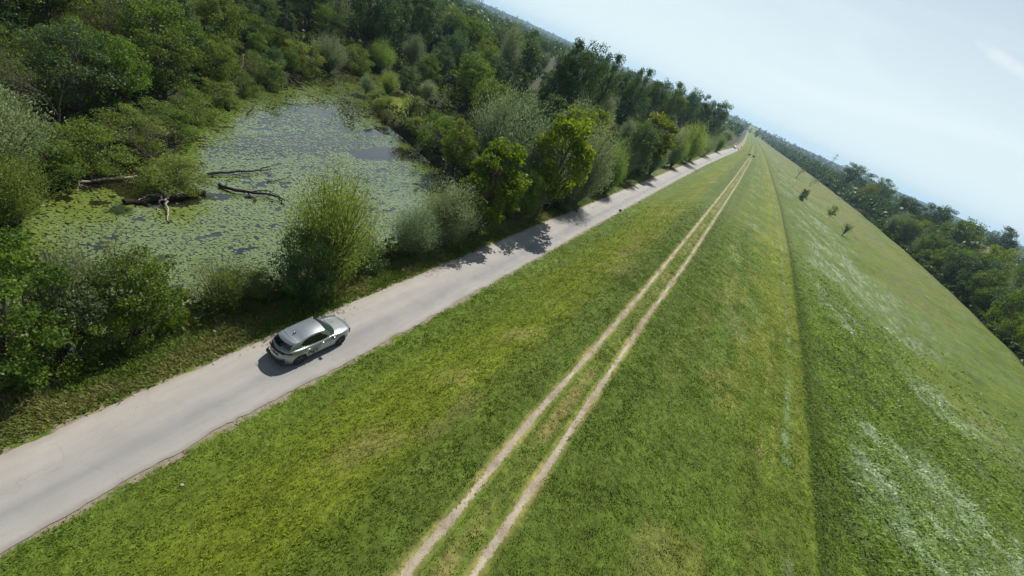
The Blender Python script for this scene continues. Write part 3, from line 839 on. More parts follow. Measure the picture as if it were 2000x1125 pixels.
pv = np.stack([PX[:, None] + vx_, PY[:, None] + vy_, vz_], -1).reshape(-1, 3)
ptint = np.clip(0.15 + 0.7 * fbm(PX * 0.12, PY * 0.12, 109, 3) + rng.normal(0, 0.16, npad), 0, 1)
m = leaf_mat('floating leaf', (0.075, 0.135, 0.018), (0.180, 0.240, 0.052), 0.05, rough=0.25, spec=0.8, var=0.0, coat=1.0)
pm = mesh_np('lily_pads', pv, np.arange(K * npad, dtype=np.int32), np.full(npad, K), m, ptint)
tag(link('lily_pads', pm), 'carpet of small round green lily pads covering most of the pond', 'lily pads', kind='stuff')

# ------------------------------------------------------------------ grass blades
def grass(name, n, sampler, hfun, wmul, label, seed):
    r = np.random.default_rng(seed)
    x, y = sampler(n, r)
    z = ground_z(x, y)
    col = grass_colour(x, y)
    rl, rr2 = road_l(y), road_r(y)
    e_ = np.maximum(rl - x, x - rr2)
    ok = (e_ > 0.04 + 0.34 * fbm(x * 0.9, y * 0.9, 77, 3)) & (z > WATER_Z + 0.1)
    dr = np.minimum(np.abs(x - rut_l(y)), np.abs(x - rut_r(y)))
    ok &= r.uniform(0, 1, len(x)) > smooth(28, 110, np.hypot(x, y))
    ok &= (dr > 0.06 + 0.18 * r.uniform(0, 1, len(x)))
    x, y, z, col = x[ok], y[ok], z[ok], col[ok]
    h = hfun(x, y, r)
    B = 4
    n = len(x)
    az = r.uniform(0, 6.28, (n, B)); lean = r.uniform(0.3, 1.5, (n, B)) * h[:, None]
    hb = h[:, None] * r.uniform(0.6, 1.15, (n, B))
    dist = np.sqrt(x ** 2 + y ** 2 + 280)
    w = wmul * (0.010 + 0.0009 * dist)[:, None] * r.uniform(0.7, 1.3, (n, B))
    bx = x[:, None] + r.normal(0, 0.05, (n, B)) * (1 + dist[:, None] / 40); by = y[:, None] + r.normal(0, 0.05, (n, B)) * (1 + dist[:, None] / 40)
    pa = az + np.pi / 2
    V = np.empty((n, B, 3, 3))
    V[:, :, 0, 0] = bx - np.cos(pa) * w; V[:, :, 0, 1] = by - np.sin(pa) * w
    V[:, :, 1, 0] = bx + np.cos(pa) * w; V[:, :, 1, 1] = by + np.sin(pa) * w
    V[:, :, 2, 0] = bx + np.cos(az) * lean; V[:, :, 2, 1] = by + np.sin(az) * lean
    V[:, :, 0, 2] = z[:, None] - 0.02; V[:, :, 1, 2] = z[:, None] - 0.02; V[:, :, 2, 2] = z[:, None] + hb
    nf = n * B
    me = mesh_np(name, V.reshape(-1, 3), np.arange(nf * 3, dtype=np.int32), np.full(nf, 3))
    k = (1.8 if name == 'long_grass' else 1.45) * col[:, None, :] * r.uniform(0.7, 1.45, (n, 1, 1)) * r.uniform(0.85, 1.2, (n, B, 1))
    ca = me.attributes.new('turf', 'FLOAT_COLOR', 'FACE')
    ca.data.foreach_set('color', np.concatenate([k, np.ones((n, B, 1))], 2).astype(np.float32).ravel())
    me.materials.append(M['blade'])
    return tag(link(name, me), label, 'grass', kind='stuff')

m = bpy.data.materials.new('grass blade'); nt = nodes_of(m); L = nt.links
a_ = N(nt, 'Attribute'); a_.attribute_name = 'turf'
b = N(nt, 'BsdfPrincipled', Roughness=0.5); b.inputs['Specular IOR Level'].default_value = 0.35; L.new(a_.outputs['Color'], b.inputs['Base Color'])
tr = N(nt, 'BsdfTranslucent'); L.new(a_.outputs['Color'], tr.inputs['Color'])
ms = N(nt, 'MixShader'); ms.inputs[0].default_value = 0.5; L.new(b.outputs[0], ms.inputs[1]); L.new(tr.outputs[0], ms.inputs[2])
o = N(nt, 'OutputMaterial'); L.new(ms.outputs[0], o.inputs[0])
M['blade'] = m

def s_mown(n, r):
    y = 95 * r.uniform(0, 1, n) ** 1.7 - 2
    x = r.uniform(0, 1, n) * (crest_edge(y) - road_r(y)) + road_r(y)
    return x, y
def s_slope(n, r):
    y = 120 * r.uniform(0, 1, n) ** 1.5 + 5
    x = crest_edge(y) + 0.1 + 44 * r.uniform(0, 1, n) ** 1.4
    return x, y
def s_verge(n, r):
    y = 140 * r.uniform(0, 1, n) ** 1.6 - 3
    x = road_l(y) - 4.2 * r.uniform(0, 1, n) ** 0.8
    return x, y
grass('mown_grass', 105000, s_mown, lambda x, y, r: 0.035 + 0.06 * r.uniform(0, 1, len(x)) ** 2 + 0.05 * smooth(0.5, 0.7, fbm(x, y, 5, 2)), 1.0, 'short mown green grass on the embankment crest and its river side', 1)
grass('long_grass', 70000, s_slope, lambda x, y, r: (0.08 + 0.22 * fbm(x * 0.4, y * 0.4, 6, 3) * r.uniform(0.5, 1.2, len(x))) * (0.5 + 0.5 * smooth(0.5, 5, x - crest_edge(y))), 1.5, 'long unmown silvery green grass on the slope right of the mown edge', 2)
grass('verge_grass', 42000, s_verge, lambda x, y, r: 0.05 + 0.20 * fbm(x * 0.7, y * 0.7, 8, 3) * r.uniform(0.3, 1.2, len(x)), 1.3, 'rough weedy grass on the verge between road and pond bushes', 3)

# ------------------------------------------------------------------ trees and bushes one can point to
T = tree_px
BANK = 'bushes and trees on the bank between road and pond'
T('broad', 40, 752, 50, 455, 230, 'leafy tree nearest the lower left corner, between road and pond', group=BANK)
T('feather', 160, 700, 135, 448, 150, 'grey green feathery tree beside the pond, second along the road bank from the left', group=BANK)
T('broad', 262, 662, 258, 490, 165, 'dark leafy tree with twiggy top on the pond bank, third from the left', group=BANK)
T('shrub', 120, 725, 118, 600, 150, 'dark low bush under the feathery tree on the road bank', 'bush', group=BANK)
T('shrub', 225, 690, 222, 600, 120, 'dark low bush under the third bank tree', 'bush', group=BANK)
T('bare', 250, 655, 258, 452, 110, 'thin half bare twigs standing above the third bank tree', 'bare tree', group=BANK)
T('lime', 332, 643, 330, 560, 80, 'small yellow green bush at the gap where the water comes close to the road', 'bush', group=BANK)
T('olive', 430, 600, 430, 492, 185, 'low brownish green bush left of the big round willow', 'bush', group=BANK)
T('vine', 470, 597, 468, 520, 120, 'dense olive bush in the middle between yellow green bush and round willow', 'bush', group=BANK)
T('olive', 505, 585, 500, 515, 110, 'smaller olive bush touching the left side of the big round willow', 'bush', group=BANK)
T('bright', 636, 558, 634, 316, 190, 'big round bright green willow above the silver car, in front of the pond', group=BANK)
T('darkshrub', 592, 578, 592, 440, 120, 'dark green bush under the left side of the big round willow', 'bush', group=BANK)
T('darkshrub', 705, 532, 700, 470, 90, 'low dark bush right of the foot of the big round willow', 'bush', group=BANK)
T('willow', 800, 497, 785, 395, 110, 'pale thin willow bush right of the big round willow', group=BANK)
T('willow', 862, 476, 850, 345, 125, 'pale feathery willow just left of the yellow green maple', group=BANK)
T('maple', 935, 455, 930, 270, 125, 'yellow green maple standing at the pond corner beside the road', group=BANK)
T('maple', 1045, 424, 1030, 210, 118, 'tallest yellow green maple, right of the pond corner', group=BANK)
T('broad', 1000, 436, 990, 330, 85, 'dark lower tree between the two yellow green maples', group=BANK)
T('willow', 1120, 396, 1115, 235, 105, 'pale leaning willow right of the two maples', group=BANK)
T('bright', 1165, 371, 1160, 262, 75, 'fresh green willow behind the tree shadow on the road', group=BANK)
T('darkshrub', 1085, 407, 1085, 360, 80, 'dark undergrowth bush at the road edge below the leaning willow', 'bush', group=BANK)
T('feather', 1205, 351, 1203, 280, 55, 'small silver grey tree by the road right of the leaning willow', group=BANK)
T('maple', 1245, 338, 1232, 222, 85, 'green and dark maple by the road, halfway along the roadside row', group=BANK)
T('dark', 1215, 348, 1210, 240, 70, 'dark tree leaning over behind the small silver tree', group=BANK)
T('willow', 1290, 321, 1288, 245, 62, 'soft grey green willow by the far half of the road', group=BANK)
T('bright', 1328, 314, 1325, 232, 70, 'round soft green willow with a full dome by the far half of the road', group=BANK)
for q_, (bx_, by_, ty_, w_, k_) in enumerate(((1268, 340, 262, 40, 'willow'), (1310, 325, 262, 36, 'bright'), (1346, 313, 255, 36, 'willow'), (1375, 303, 262, 28, 'willow'), (1398, 296, 262, 22, 'bright'), (1180, 378, 300, 45, 'bright'), (1098, 405, 330, 50, 'willow'))):
    T(k_, bx_, by_, bx_ - 1, ty_, w_, ('pale round bush in the roadside row, ' if k_ == 'willow' else 'fresh green bush in the roadside row, ') + ('left of the far dome willow', 'just behind the far dome willow', 'right of the far dome willow', 'between the last low pale bushes', 'nearest the ivy clad tree', 'left of the small silver tree', 'at the foot of the leaning willow')[q_], 'bush', group=BANK)
T('willow', 1362, 302, 1358, 262, 45, 'low pale round bush by the far road, left of its last pair', 'bush', group=BANK)
T('willow', 1388, 292, 1385, 262, 34, 'low pale round bush by the far road, middle one of the last three', 'bush', group=BANK)
T('feather', 1408, 286, 1407, 250, 34, 'last pale bush before the tall ivy clad tree', 'bush', group=BANK)
T('dark', 1428, 282, 1418, 196, 46, 'tall dark ivy clad tree with thin open top at the end of the roadside row', fitx=True)
T('darkshrub', 1452, 268, 1451, 268, 12, 'tiny dark round bush past the end of the road', 'bush')

# across and around the pond
FARB = 'trees around the pond'
T('bright', 30, 445, 22, 282, 150, 'pale green willow on the left bank of the pond at the picture edge', group=FARB)
T('vine', 342, 390, 338, 300, 130, 'yellowish green bush growing out of the pond on a black log', 'bush', group=FARB)
T('darkshrub', 237, 434, 237, 404, 40, 'single small green tussock in the lily pads', 'bush', group=FARB)
T('bare', 300, 320, 305, 232, 110, 'purple grey leafless bush hanging over the far left bank', 'bare bush', group=FARB)
T('bare', 108, 262, 108, 85, 130, 'tall leafless grey tree in the wood left of the pond', 'bare tree', group=FARB)
T('vine', 170, 330, 165, 225, 150, 'low brownish green thicket above the dark open water', 'bush', group=FARB)
T('vine', 95, 350, 90, 255, 120, 'dim thicket at the left end of the dark open water', 'bush', group=FARB)
T('vine', 385, 240, 385, 172, 90, 'bright lumpy thicket at the pond edge left of the leaning snag', 'bush', group=FARB)
T('vine', 330, 265, 325, 190, 110, 'bright lumpy thicket above the leafless purple bush', 'bush', group=FARB)
T('vine', 255, 285, 250, 205, 120, 'lumpy olive thicket second row above the dark water', 'bush', group=FARB)
T('vine', 430, 205, 430, 150, 75, 'bright vine covered mound left of the leaning snag', 'bush', group=FARB)
T('vine', 478, 188, 478, 138, 60, 'bright vine covered mound right behind the leaning snag', 'bush', group=FARB)
T('vine', 520, 165, 518, 102, 85, 'large pale green mound left of the uprooted stump', 'bush', group=FARB)
T('broad', 320, 195, 290, 50, 130, 'mid green tree with stepped crown behind the bright thicket', group=FARB)
T('vine', 590, 142, 585, 70, 90, 'rounded olive bush above the uprooted stump', 'bush', group=FARB)
T('willow', 640, 140, 640, 60, 75, 'grey green bush on the far shore right of the stump', group=FARB)
T('vine', 690, 138, 690, 80, 70, 'dense green bush on the far shore, fourth from the stump', 'bush', group=FARB)
T('bright', 740, 138, 735, 72, 60, 'soft green willow on the far shore near the water corner', group=FARB)
T('feather', 800, 140, 800, 62, 55, 'silver grey tree at the far corner of the pond', group=FARB)
T('willow', 848, 148, 848, 98, 45, 'small pale willow at the far water corner', group=FARB)
T('feather', 712, 196, 710, 146, 38, 'thin grey dead looking bush standing in the water by the grassy spit', 'bush', group=FARB)
T('feather', 828, 208, 826, 150, 42, 'pale thin willow in the middle of the grassy spit', group=FARB)
T('sapling', 796, 245, 792, 165, 60, 'small leaning green tree at the tip of the grassy spit', group=FARB)
T('lime', 755, 208, 755, 188, 45, 'low reeds at the point of the grassy spit', 'reeds', group=FARB)
T('shrub', 812, 262, 812, 228, 60, 'low green bush along the waterline behind the spit', 'bush', group=FARB)
T('shrub', 850, 295, 845, 222, 85, 'mid green bush at the right shore above the blue water patch', 'bush', group=FARB)
T('broad', 880, 345, 870, 235, 85, 'shaded green tree on the right shore of the pond', group=FARB)
T('broad', 905, 215, 905, 105, 78, 'round green tree behind the grassy spit', group=FARB)
T('bright', 940, 240, 935, 150, 70, 'fresh green bushy tree right of the round tree', group=FARB)
T('willow', 960, 330, 950, 158, 140, 'large silver grey willow behind the two maples', group=FARB)
T('willow', 1045, 260, 1035, 165, 75, 'silver willow right of the large one, further back', group=FARB)
T('feather', 1085, 330, 1085, 175, 90, 'tall thin silver tree between maples and leaning willow', group=FARB)
T('feather', 1150, 290, 1150, 178, 50, 'upright blue grey tree behind the leaning willow', group=FARB)

SKYL = 'tall trees on the skyline left of the road'
for a in [('dark', 1180, 285, 1165, 100, 80, 'very tall dark poplar like tree, highest of the skyline clump'),
          ('poplar', 1140, 275, 1128, 97, 60, 'tall dark tree at the left side of the skyline clump'),
          ('dark', 1225, 275, 1210, 120, 60, 'tall dark tree at the right side of the skyline clump'),
          ('feather', 1035, 190, 1018, 58, 50, 'tall pale tree standing above the left skyline'),
          ('poplar', 1068, 200, 1055, 84, 50, 'dark tree right behind the tall pale skyline tree'),
          ('dark', 1275, 275, 1270, 150, 50, 'tall dark tree with pointed top on the skyline halfway to the road end'),
          ('poplar', 1245, 262, 1238, 160, 45, 'dark skyline tree left of the pointed one'),
          ('dark', 1305, 270, 1300, 172, 45, 'dark round tree on the skyline right of the pointed one'),
          ('broad', 1345, 268, 1338, 182, 50, 'broad green tree on the skyline near the road end'),
          ('dark', 1375, 270, 1368, 195, 40, 'broad dark tree on the skyline next to the road end'),
          ('poplar', 1398, 272, 1392, 210, 30, 'last dark skyline tree before the ivy clad one'),
          ('dark', 760, 112, 745, -30, 95, 'huge dark tree behind the far shore of the pond'),
          ('dark', 850, 112, 835, -8, 70, 'huge dark tree at the upper edge of the picture where the sky begins'),
          ('poplar', 800, 110, 790, -28, 60, 'dark upright tree between the two huge ones'),
          ('dark', 905, 118, 890, 45, 50, 'dark tree right of the two huge ones'),
          ('broad', 960, 130, 948, 62, 55, 'green tree below the far hills on the left'),
          ('dark', 995, 150, 985, 72, 45, 'dark round tree left of the tall pale skyline tree')]:
    T(*a[:4], a[4] - 20, int(a[5] * 1.15), a[6], group=SKYL, fitx=True)

# bushes on the meadow and the edge of the wood on the right
T('darkshrub', 1562, 391, 1562, 369, 19, 'small dark round bush alone on the meadow', 'bush')
T('lime', 1619, 422, 1619, 402, 17, 'small yellow green bush on the meadow, between the dark bush and the thin one', 'bush')
T('sapling', 1644, 460, 1648, 431, 26, 'thin straggly bush nearest the camera on the meadow', 'bush')
T('bare', 1555, 348, 1560, 322, 14, 'thin leafless sapling on the meadow, left one of two', 'bare sapling')
T('bare', 1580, 364, 1586, 344, 14, 'thin leafless sapling on the meadow, right one of two', 'bare sapling')
RW = 'trees at the edge of the wood beyond the meadow'
for a in [('dark', 1640, 380, 1640, 320, 58, 'large round dark tree sticking out furthest at the far left of the right wood'),
          ('broad', 1690, 408, 1692, 352, 50, 'round green tree second in the right wood edge'),
          ('lime', 1672, 408, 1672, 378, 36, 'bright green bush in front of the second tree of the right wood', 'bush'),
          ('dark', 1728, 452, 1730, 405, 50, 'dark round tree of the right wood left of the middle'),
          ('lime', 1768, 482, 1768, 448, 40, 'light green bush at the foot of the right wood', 'bush'),
          ('broad', 1822, 520, 1825, 412, 85, 'broad grey green tree in the middle of the right wood'),
          ('dark', 1785, 470, 1788, 408, 52, 'dark tree just left of the broad grey green one'),
          ('lime', 1885, 560, 1888, 498, 70, 'bright green round tree in front of the right wood'),
          ('shrub', 1850, 545, 1852, 505, 45, 'green bush under the broad grey green tree', 'bush'),
          ('feather', 1965, 640, 1972, 488, 85, 'tall grey green upright tree near the right picture edge'),
          ('broad', 1925, 600, 1928, 530, 62, 'olive green tree left of the tall upright one'),
          ('shrub', 1932, 640, 1934, 568, 62, 'round dark green bush in front of the tall upright tree', 'bush'),
          ('lime', 1985, 690, 1985, 615, 60, 'yellowish bush at the right picture edge nearest the camera', 'bush'),
          ('dark', 1905, 520, 1908, 462, 60, 'dark tree behind the bright green round one'),
          ('darkshrub', 2010, 720, 2010, 640, 70, 'dark bush cut by the right picture edge', 'bush'),
          ('dark', 2020, 640, 2020, 500, 80, 'dark tree cut by the right picture edge')]:
    T(*a[:4], a[4] - 18, a[5], a[6], cat=a[7] if len(a) > 7 else 'tree', group=RW, skyline=True)

# ------------------------------------------------------------------ the woods between them: scattered trees, each its own object
def scatter(n, xr, yr, ok, kinds, hr, sep, zones, group, seed):
    """zones: function (x, y) -> label"""
    r = np.random.default_rng(seed)
    made = 0
    XA, YA = r.uniform(*xr, 9000), r.uniform(*yr, 9000)
    ZA = ground_z(XA, YA)
    PA = np.array([project((x, y, z + 7)) for x, y, z in zip(XA, YA, ZA)])
    good = (PA[:, 0] > -120) & (PA[:, 0] < 2090) & (PA[:, 1] > -160) & (PA[:, 1] < 900) & ((ZA > WATER_Z + 0.12) | (XA > 0))
    for x, y, z in zip(XA[good], YA[good], ZA[good]):
        if made >= n: break
        x, y, z = float(x), float(y), float(z)
        if not ok(x, y): continue
        d = math.hypot(x, y); s = sep * (1 + d / 350)
        if any((x - tx) ** 2 + (y - ty) ** 2 < (0.55 * (s + tr) if s > tr else s * 0.9) ** 2 for tx, ty, tr in TREES): continue
        k = kinds(x, y, r)
        h = hr(x, y, r)
        wd = None
        if k in ('vine', 'shrub', 'darkshrub', 'lime', 'olive'): h *= 0.55
        cat = 'bush' if k in ('vine', 'shrub', 'darkshrub', 'lime', 'olive') else 'tree'
        kk = {'broad': 'mid green broadleaf tree', 'dark': 'dark green broadleaf tree', 'poplar': 'dark upright tree', 'maple': 'yellow green maple', 'vine': 'vine covered thicket', 'shrub': 'green bush',
              'darkshrub': 'dark bush', 'lime': 'light green bush', 'willow': 'grey green willow', 'bright': 'fresh green willow', 'olive': 'olive bush', 'feather': 'thin silver grey tree', 'bare': 'leafless tree', 'sapling': 'thin sapling'}[k]
        zn = zones(x, y)
        tree(k, (x, y, z), h, None, kk + ' ' + zn, cat, kk + ('es ' if kk.endswith('bush') else 's ') + zn)
        made += 1
    return made

def pick(names, ps):
    ps = np.cumsum(ps) / np.sum(ps)
    return lambda x, y, r: names[int(np.searchsorted(ps, r.uniform()))]
def right_ok(x, y): return x > float(brow(y)) + 7
def zone_right(x, y): return 'inside the wood beyond the meadow' if y < 330 else 'in the far wood right of the embankment'
def wedge(x, y, h):
    # lower growth behind the far shore, where the pond mirrors the sky
    q = -x / max(y, 1)
    return min(h, max(4.5, 0.22 * (math.hypot(x, y) - 72))) if 0.55 < q < 1.6 else h
def left_ok(x, y):
    rl = float(road_l(y))
    return x < rl - 5.0 - (2 if y > 60 else 0)
def zone_left(x, y):
    if y < 45: return 'in the wood beyond the left bank of the pond'
    if x < -70: return 'in the wood behind the far shore of the pond'
    if y < 140: return 'in the wood between pond and road'
    return 'in the far wood left of the road'
a0_ = scatter(60, (60, 190), (90, 330), lambda x, y: float(brow(y)) + 3 < x < float(brow(y)) + 26, pick(['broad', 'dark', 'willow', 'shrub', 'lime'], [4, 5, 1, 4, 1]), lambda x, y, r: r.uniform(9, 17), 4.4, zone_right, None, 5)
a = scatter(120, (-90, -22), (-2, 60), lambda x, y: x < -37 and left_ok(x, y), pick(['vine', 'broad', 'dark', 'olive', 'shrub', 'willow', 'bare'], [5, 5, 3, 2, 3, 1, .6]), lambda x, y, r: wedge(x, y, r.uniform(6.5, 9) + 0.09 * max(0, -x - 45)), 3.1, zone_left, None, 1)
b_ = scatter(120, (-170, -16), (50, 180), left_ok, pick(['broad', 'dark', 'poplar', 'willow', 'bright', 'feather', 'shrub'], [5, 6, 3, 2, 1, 1.2, 2]), lambda x, y, r: wedge(x, y, r.uniform(9, 15) + (3 if x < -90 else 0)), 4.6, zone_left, None, 2)
c_ = scatter(85, (-330, -5), (170, 480), left_ok, pick(['broad', 'dark', 'poplar', 'willow', 'feather'], [4, 6, 3, 1, 1]), lambda x, y, r: r.uniform(13, 19), 6.5, zone_left, None, 3)
d_ = scatter(85, (85, 260), (110, 620), right_ok, pick(['broad', 'dark', 'poplar', 'willow', 'shrub', 'feather'], [4, 5, 1.5, 2, 2.5, .6]), lambda x, y, r: r.uniform(9, 15), 6.0, zone_right, None, 4)
print('scattered', a, b_, c_, d_, 'of', len(TREES))

# ------------------------------------------------------------------ the far-off wood that reads as one mass
def far_wood(name, n, sampler, label, seed, leaves=64, lsz=1.0):
    r = np.random.default_rng(seed)
    x, y = sampler(n, r)
    z = ground_z(x, y, True)
    ok = (z > WATER_Z + 0.1) | (x > 0)
    x, y, z = x[ok], y[ok], z[ok]; n = len(x)
    hh = r.uniform(11, 19, n); rw = r.uniform(3.8, 6.5, n)
    u = r.normal(size=(n, leaves, 3)); u /= np.linalg.norm(u, axis=2)[:, :, None]
    rad = r.uniform(0.6, 1.05, (n, leaves, 1))
    c = np.empty((n, leaves, 3))
    c[:, :, 0] = x[:, None] + u[:, :, 0] * rad[:, :, 0] * rw[:, None]
    c[:, :, 1] = y[:, None] + u[:, :, 1] * rad[:, :, 0] * rw[:, None]
    c[:, :, 2] = z[:, None] + hh[:, None] * 0.55 + u[:, :, 2] * rad[:, :, 0] * hh[:, None] * 0.45
    A = r.normal(size=(n * leaves, 3))
    v = leaf_quads(c.reshape(-1, 3), A, lsz * r.uniform(1.6, 3.2, n * leaves), 0.8, r)
    tint = np.clip(np.repeat(r.uniform(0, 0.7, n), leaves) + r.normal(0, 0.18, n * leaves), 0, 1)
    me = mesh_np(name, v, np.arange(4 * n * leaves, dtype=np.int32), np.full(n * leaves, 4), M['leaf_far'], tint)
    return tag(link(name, me), label, 'wood', kind='stuff')
M['leaf_far'] = leaf_mat('far leaf', (0.031, 0.069, 0.022), (0.105, 0.157, 0.044), 0.3, var=0)
def s_left(n, r):
    y = 120 + 2300 * r.uniform(0, 1, n * 3) ** 1.7
    x = road_l(y) - 12 - (y * 1.35 + 60) * r.uniform(0, 1, n * 3) ** 1.2
    x = np.where(y < 470, np.minimum(x, -60 - 0.55 * np.maximum(0, y - 100)), x)
    k = np.where((y > 470) | (x < -150))[0][:n]
    return x[k], y[k]
def s_right(n, r):
    y = 150 + 2500 * r.uniform(0, 1, n) ** 1.7
    x = brow(y) + 9 + np.where(y < 600, 75, 0) + (y * 0.9 + 80) * r.uniform(0, 1, n) ** 1.4
    return x, y
def s_edge(n, r):
    y = r.uniform(260, 1400, n)
    x = brow(y) + 5 + r.uniform(0, 22, n)
    return x, y
far_wood('distant_wood', 2300, s_left, 'far wood left of the road fading into blue haze', 21)
far_wood('distant_wood', 2600, s_right, 'far wood right of the embankment fading into blue haze', 22, 48)
def s_ring(n, r):
    az = np.radians(r.uniform(-88, 62, n)); d = 650 + 3200 * r.uniform(0, 1, n) ** 1.3
    x, y = np.sin(az) * d, np.cos(az) * d
    k = (x < road_l(y) - 12) | (x > brow(y) + 10) | (y > 1500)
    return x[k], y[k]
far_wood('distant_wood', 4200, s_ring, 'blue green wood closing the plain all along the horizon', 24, 16, 2.3)
far_wood('distant_wood', 220, s_edge, 'hedge like edge of the far wood along the meadow', 23)

# leafy undergrowth on the forest floor
def undergrowth(name, n, sampler, label, seed, hmax, size):
    r = np.random.default_rng(seed)
    x, y = sampler(n, r)
    z = ground_z(x, y)
    ok = ((z > WATER_Z + 0.15) | (x > 0)) & (np.hypot(x + 57, (y - 70) * 0.8) > 7) & (fbm(x * 0.25, y * 0.25, seed, 3) > 0.36)
    x, y, z = x[ok], y[ok], z[ok]; n = len(x)
    hm = hmax * (0.3 + 1.2 * fbm(x * 0.3, y * 0.3, seed + 3, 3))
    c = np.stack([x, y, z + hm * r.uniform(0.05, 1, n) ** 0.7], 1)
    A = r.normal(size=(n, 3))
    v = leaf_quads(c, A, size * (1 + np.hypot(x, y) / 90) * r.uniform(0.6, 1.4, n), 0.6, r)
    tint = np.clip(fbm(x * 0.2, y * 0.2, seed + 9, 3) * 0.8 + r.normal(0, 0.2, n), 0, 1)
    me = mesh_np(name, v, np.arange(4 * n, dtype=np.int32), np.full(n, 4), M['leaf_under'], tint)
    return tag(link(name, me), label, 'undergrowth', kind='stuff')
def s_ul(n, r):
    y = -5 + 175 * r.uniform(0, 1, n) ** 1.3
    x = road_l(y) - 3.6 - 130 * r.uniform(0, 1, n) ** 1.2
    return x, y
def s_ub(n, r):
    y = -5 + 150 * r.uniform(0, 1, n) ** 1.4
    x = road_l(y) - 2.6 - 3.6 * r.uniform(0, 1, n) ** 0.8
    return x, y
def s_ur(n, r):
    y = 90 + 300 * r.uniform(0, 1, n)
    x = brow(y) + 1.5 + 40 * r.uniform(0, 1, n) ** 1.4
    return x, y
undergrowth('undergrowth', 95000, s_ul, 'leafy undergrowth covering the floor of the wood left of the road', 31, 1.8, 0.32)
undergrowth('bank_weeds', 30000, s_ub, 'weeds under the bushes along the pond bank', 32, 0.6, 0.16)
undergrowth('undergrowth', 26000, s_ur, 'leafy undergrowth at the foot of the wood beyond the meadow', 33, 2.0, 0.5)

# ------------------------------------------------------------------ the silver car
def box_bm(size, loc, bev=0.0):
    sx_, sy_, sz_ = [v / 2 for v in size]
    b_ = [-1, 1]
    v = [(loc[0] + i * sx_, loc[1] + j * sy_, loc[2] + k * sz_) for i in b_ for j in b_ for k in b_]
    f = [0, 1, 3, 2, 4, 6, 7, 5, 0, 4, 5, 1, 2, 3, 7, 6, 0, 2, 6, 4, 1, 5, 7, 3]
    return v, f, [4] * 6
def box(name, size, loc, material, parent, bev=0.012, rot=None):
    v, f, c = box_bm(size, (0, 0, 0))
    me = mesh_np(name, v, f, c, material)
    o = link(name, me, parent, loc)
    if rot: o.rotation_euler = rot
    if bev:
        md = o.modifiers.new('bevel', 'BEVEL'); md.width = min(bev, min(size) * 0.45); md.segments = 2
    return o
def grid_mesh(name, P, material, parent, closed=False, skip=None, both=False):
    """P: rows x cols x 3"""
    n, k = P.shape[:2]
    f, c = [], []
    for i in range(n - 1):
        for j in range(k - 1 + (1 if closed else 0)):
            if skip and skip(i, j): continue
            f += [i * k + j, i * k + (j + 1) % k, (i + 1) * k + (j + 1) % k, (i + 1) * k + j]; c.append(4)
    me = mesh_np(name, P.reshape(-1, 3), f, c, material, shade=True)
    return link(name, me, parent)

M['paint'] = mat('silver metallic paint', (0.31, 0.34, 0.36), 0.30, metal=0.65, coat=0.6)
M['glass_dark'] = mat('tinted glass', (0.006, 0.008, 0.010), 0.04, spec=0.6)
M['glass_front'] = mat('windscreen glass', (0.020, 0.038, 0.036), 0.03, spec=0.7)
M['black'] = mat('black plastic', (0.014, 0.014, 0.015), 0.55)
M['gloss_black'] = mat('gloss black trim', (0.008, 0.008, 0.009), 0.12)
M['tyre'] = mat('tyre rubber', (0.018, 0.018, 0.019), 0.85, noise=0.2, nscale=20)
M['alloy'] = mat('dark alloy', (0.20, 0.20, 0.21), 0.3, metal=0.9)
M['chrome'] = mat('bright trim', (0.75, 0.76, 0.77), 0.15, metal=1.0)
M['red_lens'] = mat('red lamp lens', (0.06, 0.004, 0.006), 0.12)
M['white_plate'] = mat('number plate white', (0.65, 0.66, 0.66), 0.4)
M['lamp_glass'] = mat('clear lamp lens', (0.55, 0.58, 0.60), 0.08, metal=0.4)

RW_ = 0.365; XR, XF = -1.345, 1.345
def plan(x):                       # half width of the body seen from above
    t = np.clip((np.abs(x) - 0.9) / (np.where(x > 0, 1.50, 1.44)), 0, 1)
    e_ = np.where(x > 0, 2.7, 3.4)
    w = 0.925 * (1 - t ** e_) ** (1 / 2.4)
    return w * (1 + 0.012 * np.exp(-((x - XR) / 0.45) ** 2) + 0.012 * np.exp(-((x - XF) / 0.45) ** 2))
def belt(x):                       # height where the side turns into bonnet / tail deck
    return np.interp(x, [-2.4, -2.2, -1.7, -0.8, 0.9, 1.5, 2.0, 2.4], [0.98, 1.05, 1.075, 1.03, 0.985, 0.955, 0.86, 0.72])
def deck(x):
    return np.interp(x, [-2.4, -2.2, -1.7, -0.8, 0.9, 1.5, 2.0, 2.3, 2.4], [1.00, 1.08, 1.13, 1.10, 1.08, 1.03, 0.93, 0.82, 0.76])
def side_w(x, z):
    zn = (z - 0.25) / 0.75
    p = 0.955 + 0.045 * np.sin(np.clip(zn, 0, 1) * np.pi * 0.9) - 0.035 * smooth(0.75, 1.05, zn)
    groove = -0.018 * np.exp(-((zn - 0.42) / 0.14) ** 2) * smooth(1.1, 0.6, np.abs(x))
    return plan(x) * p + groove * (plan(x) > 0.6)
th = np.linspace(-1, 1, 85)
stx = np.where(th > 0, 2.40, 2.34) * np.sin(th * np.pi / 2) ** 1 * 1.0
def arch(x, R=0.415):
    z0 = 0.24 + 0 * x
    for c_ in (XR, XF):
        d_ = np.abs(x - c_)
        z0 = np.where(d_ < R, np.maximum(z0, RW_ + np.sqrt(np.maximum(R * R - d_ * d_, 0)) - 0.01), z0)
    return z0
stx = np.sort(np.concatenate([stx, XR + 0.415 * np.array([-1.001, -0.97, 0.97, 1.001]), XF + 0.415 * np.array([-1.001, -0.97, 0.97, 1.001])]))
rows = []
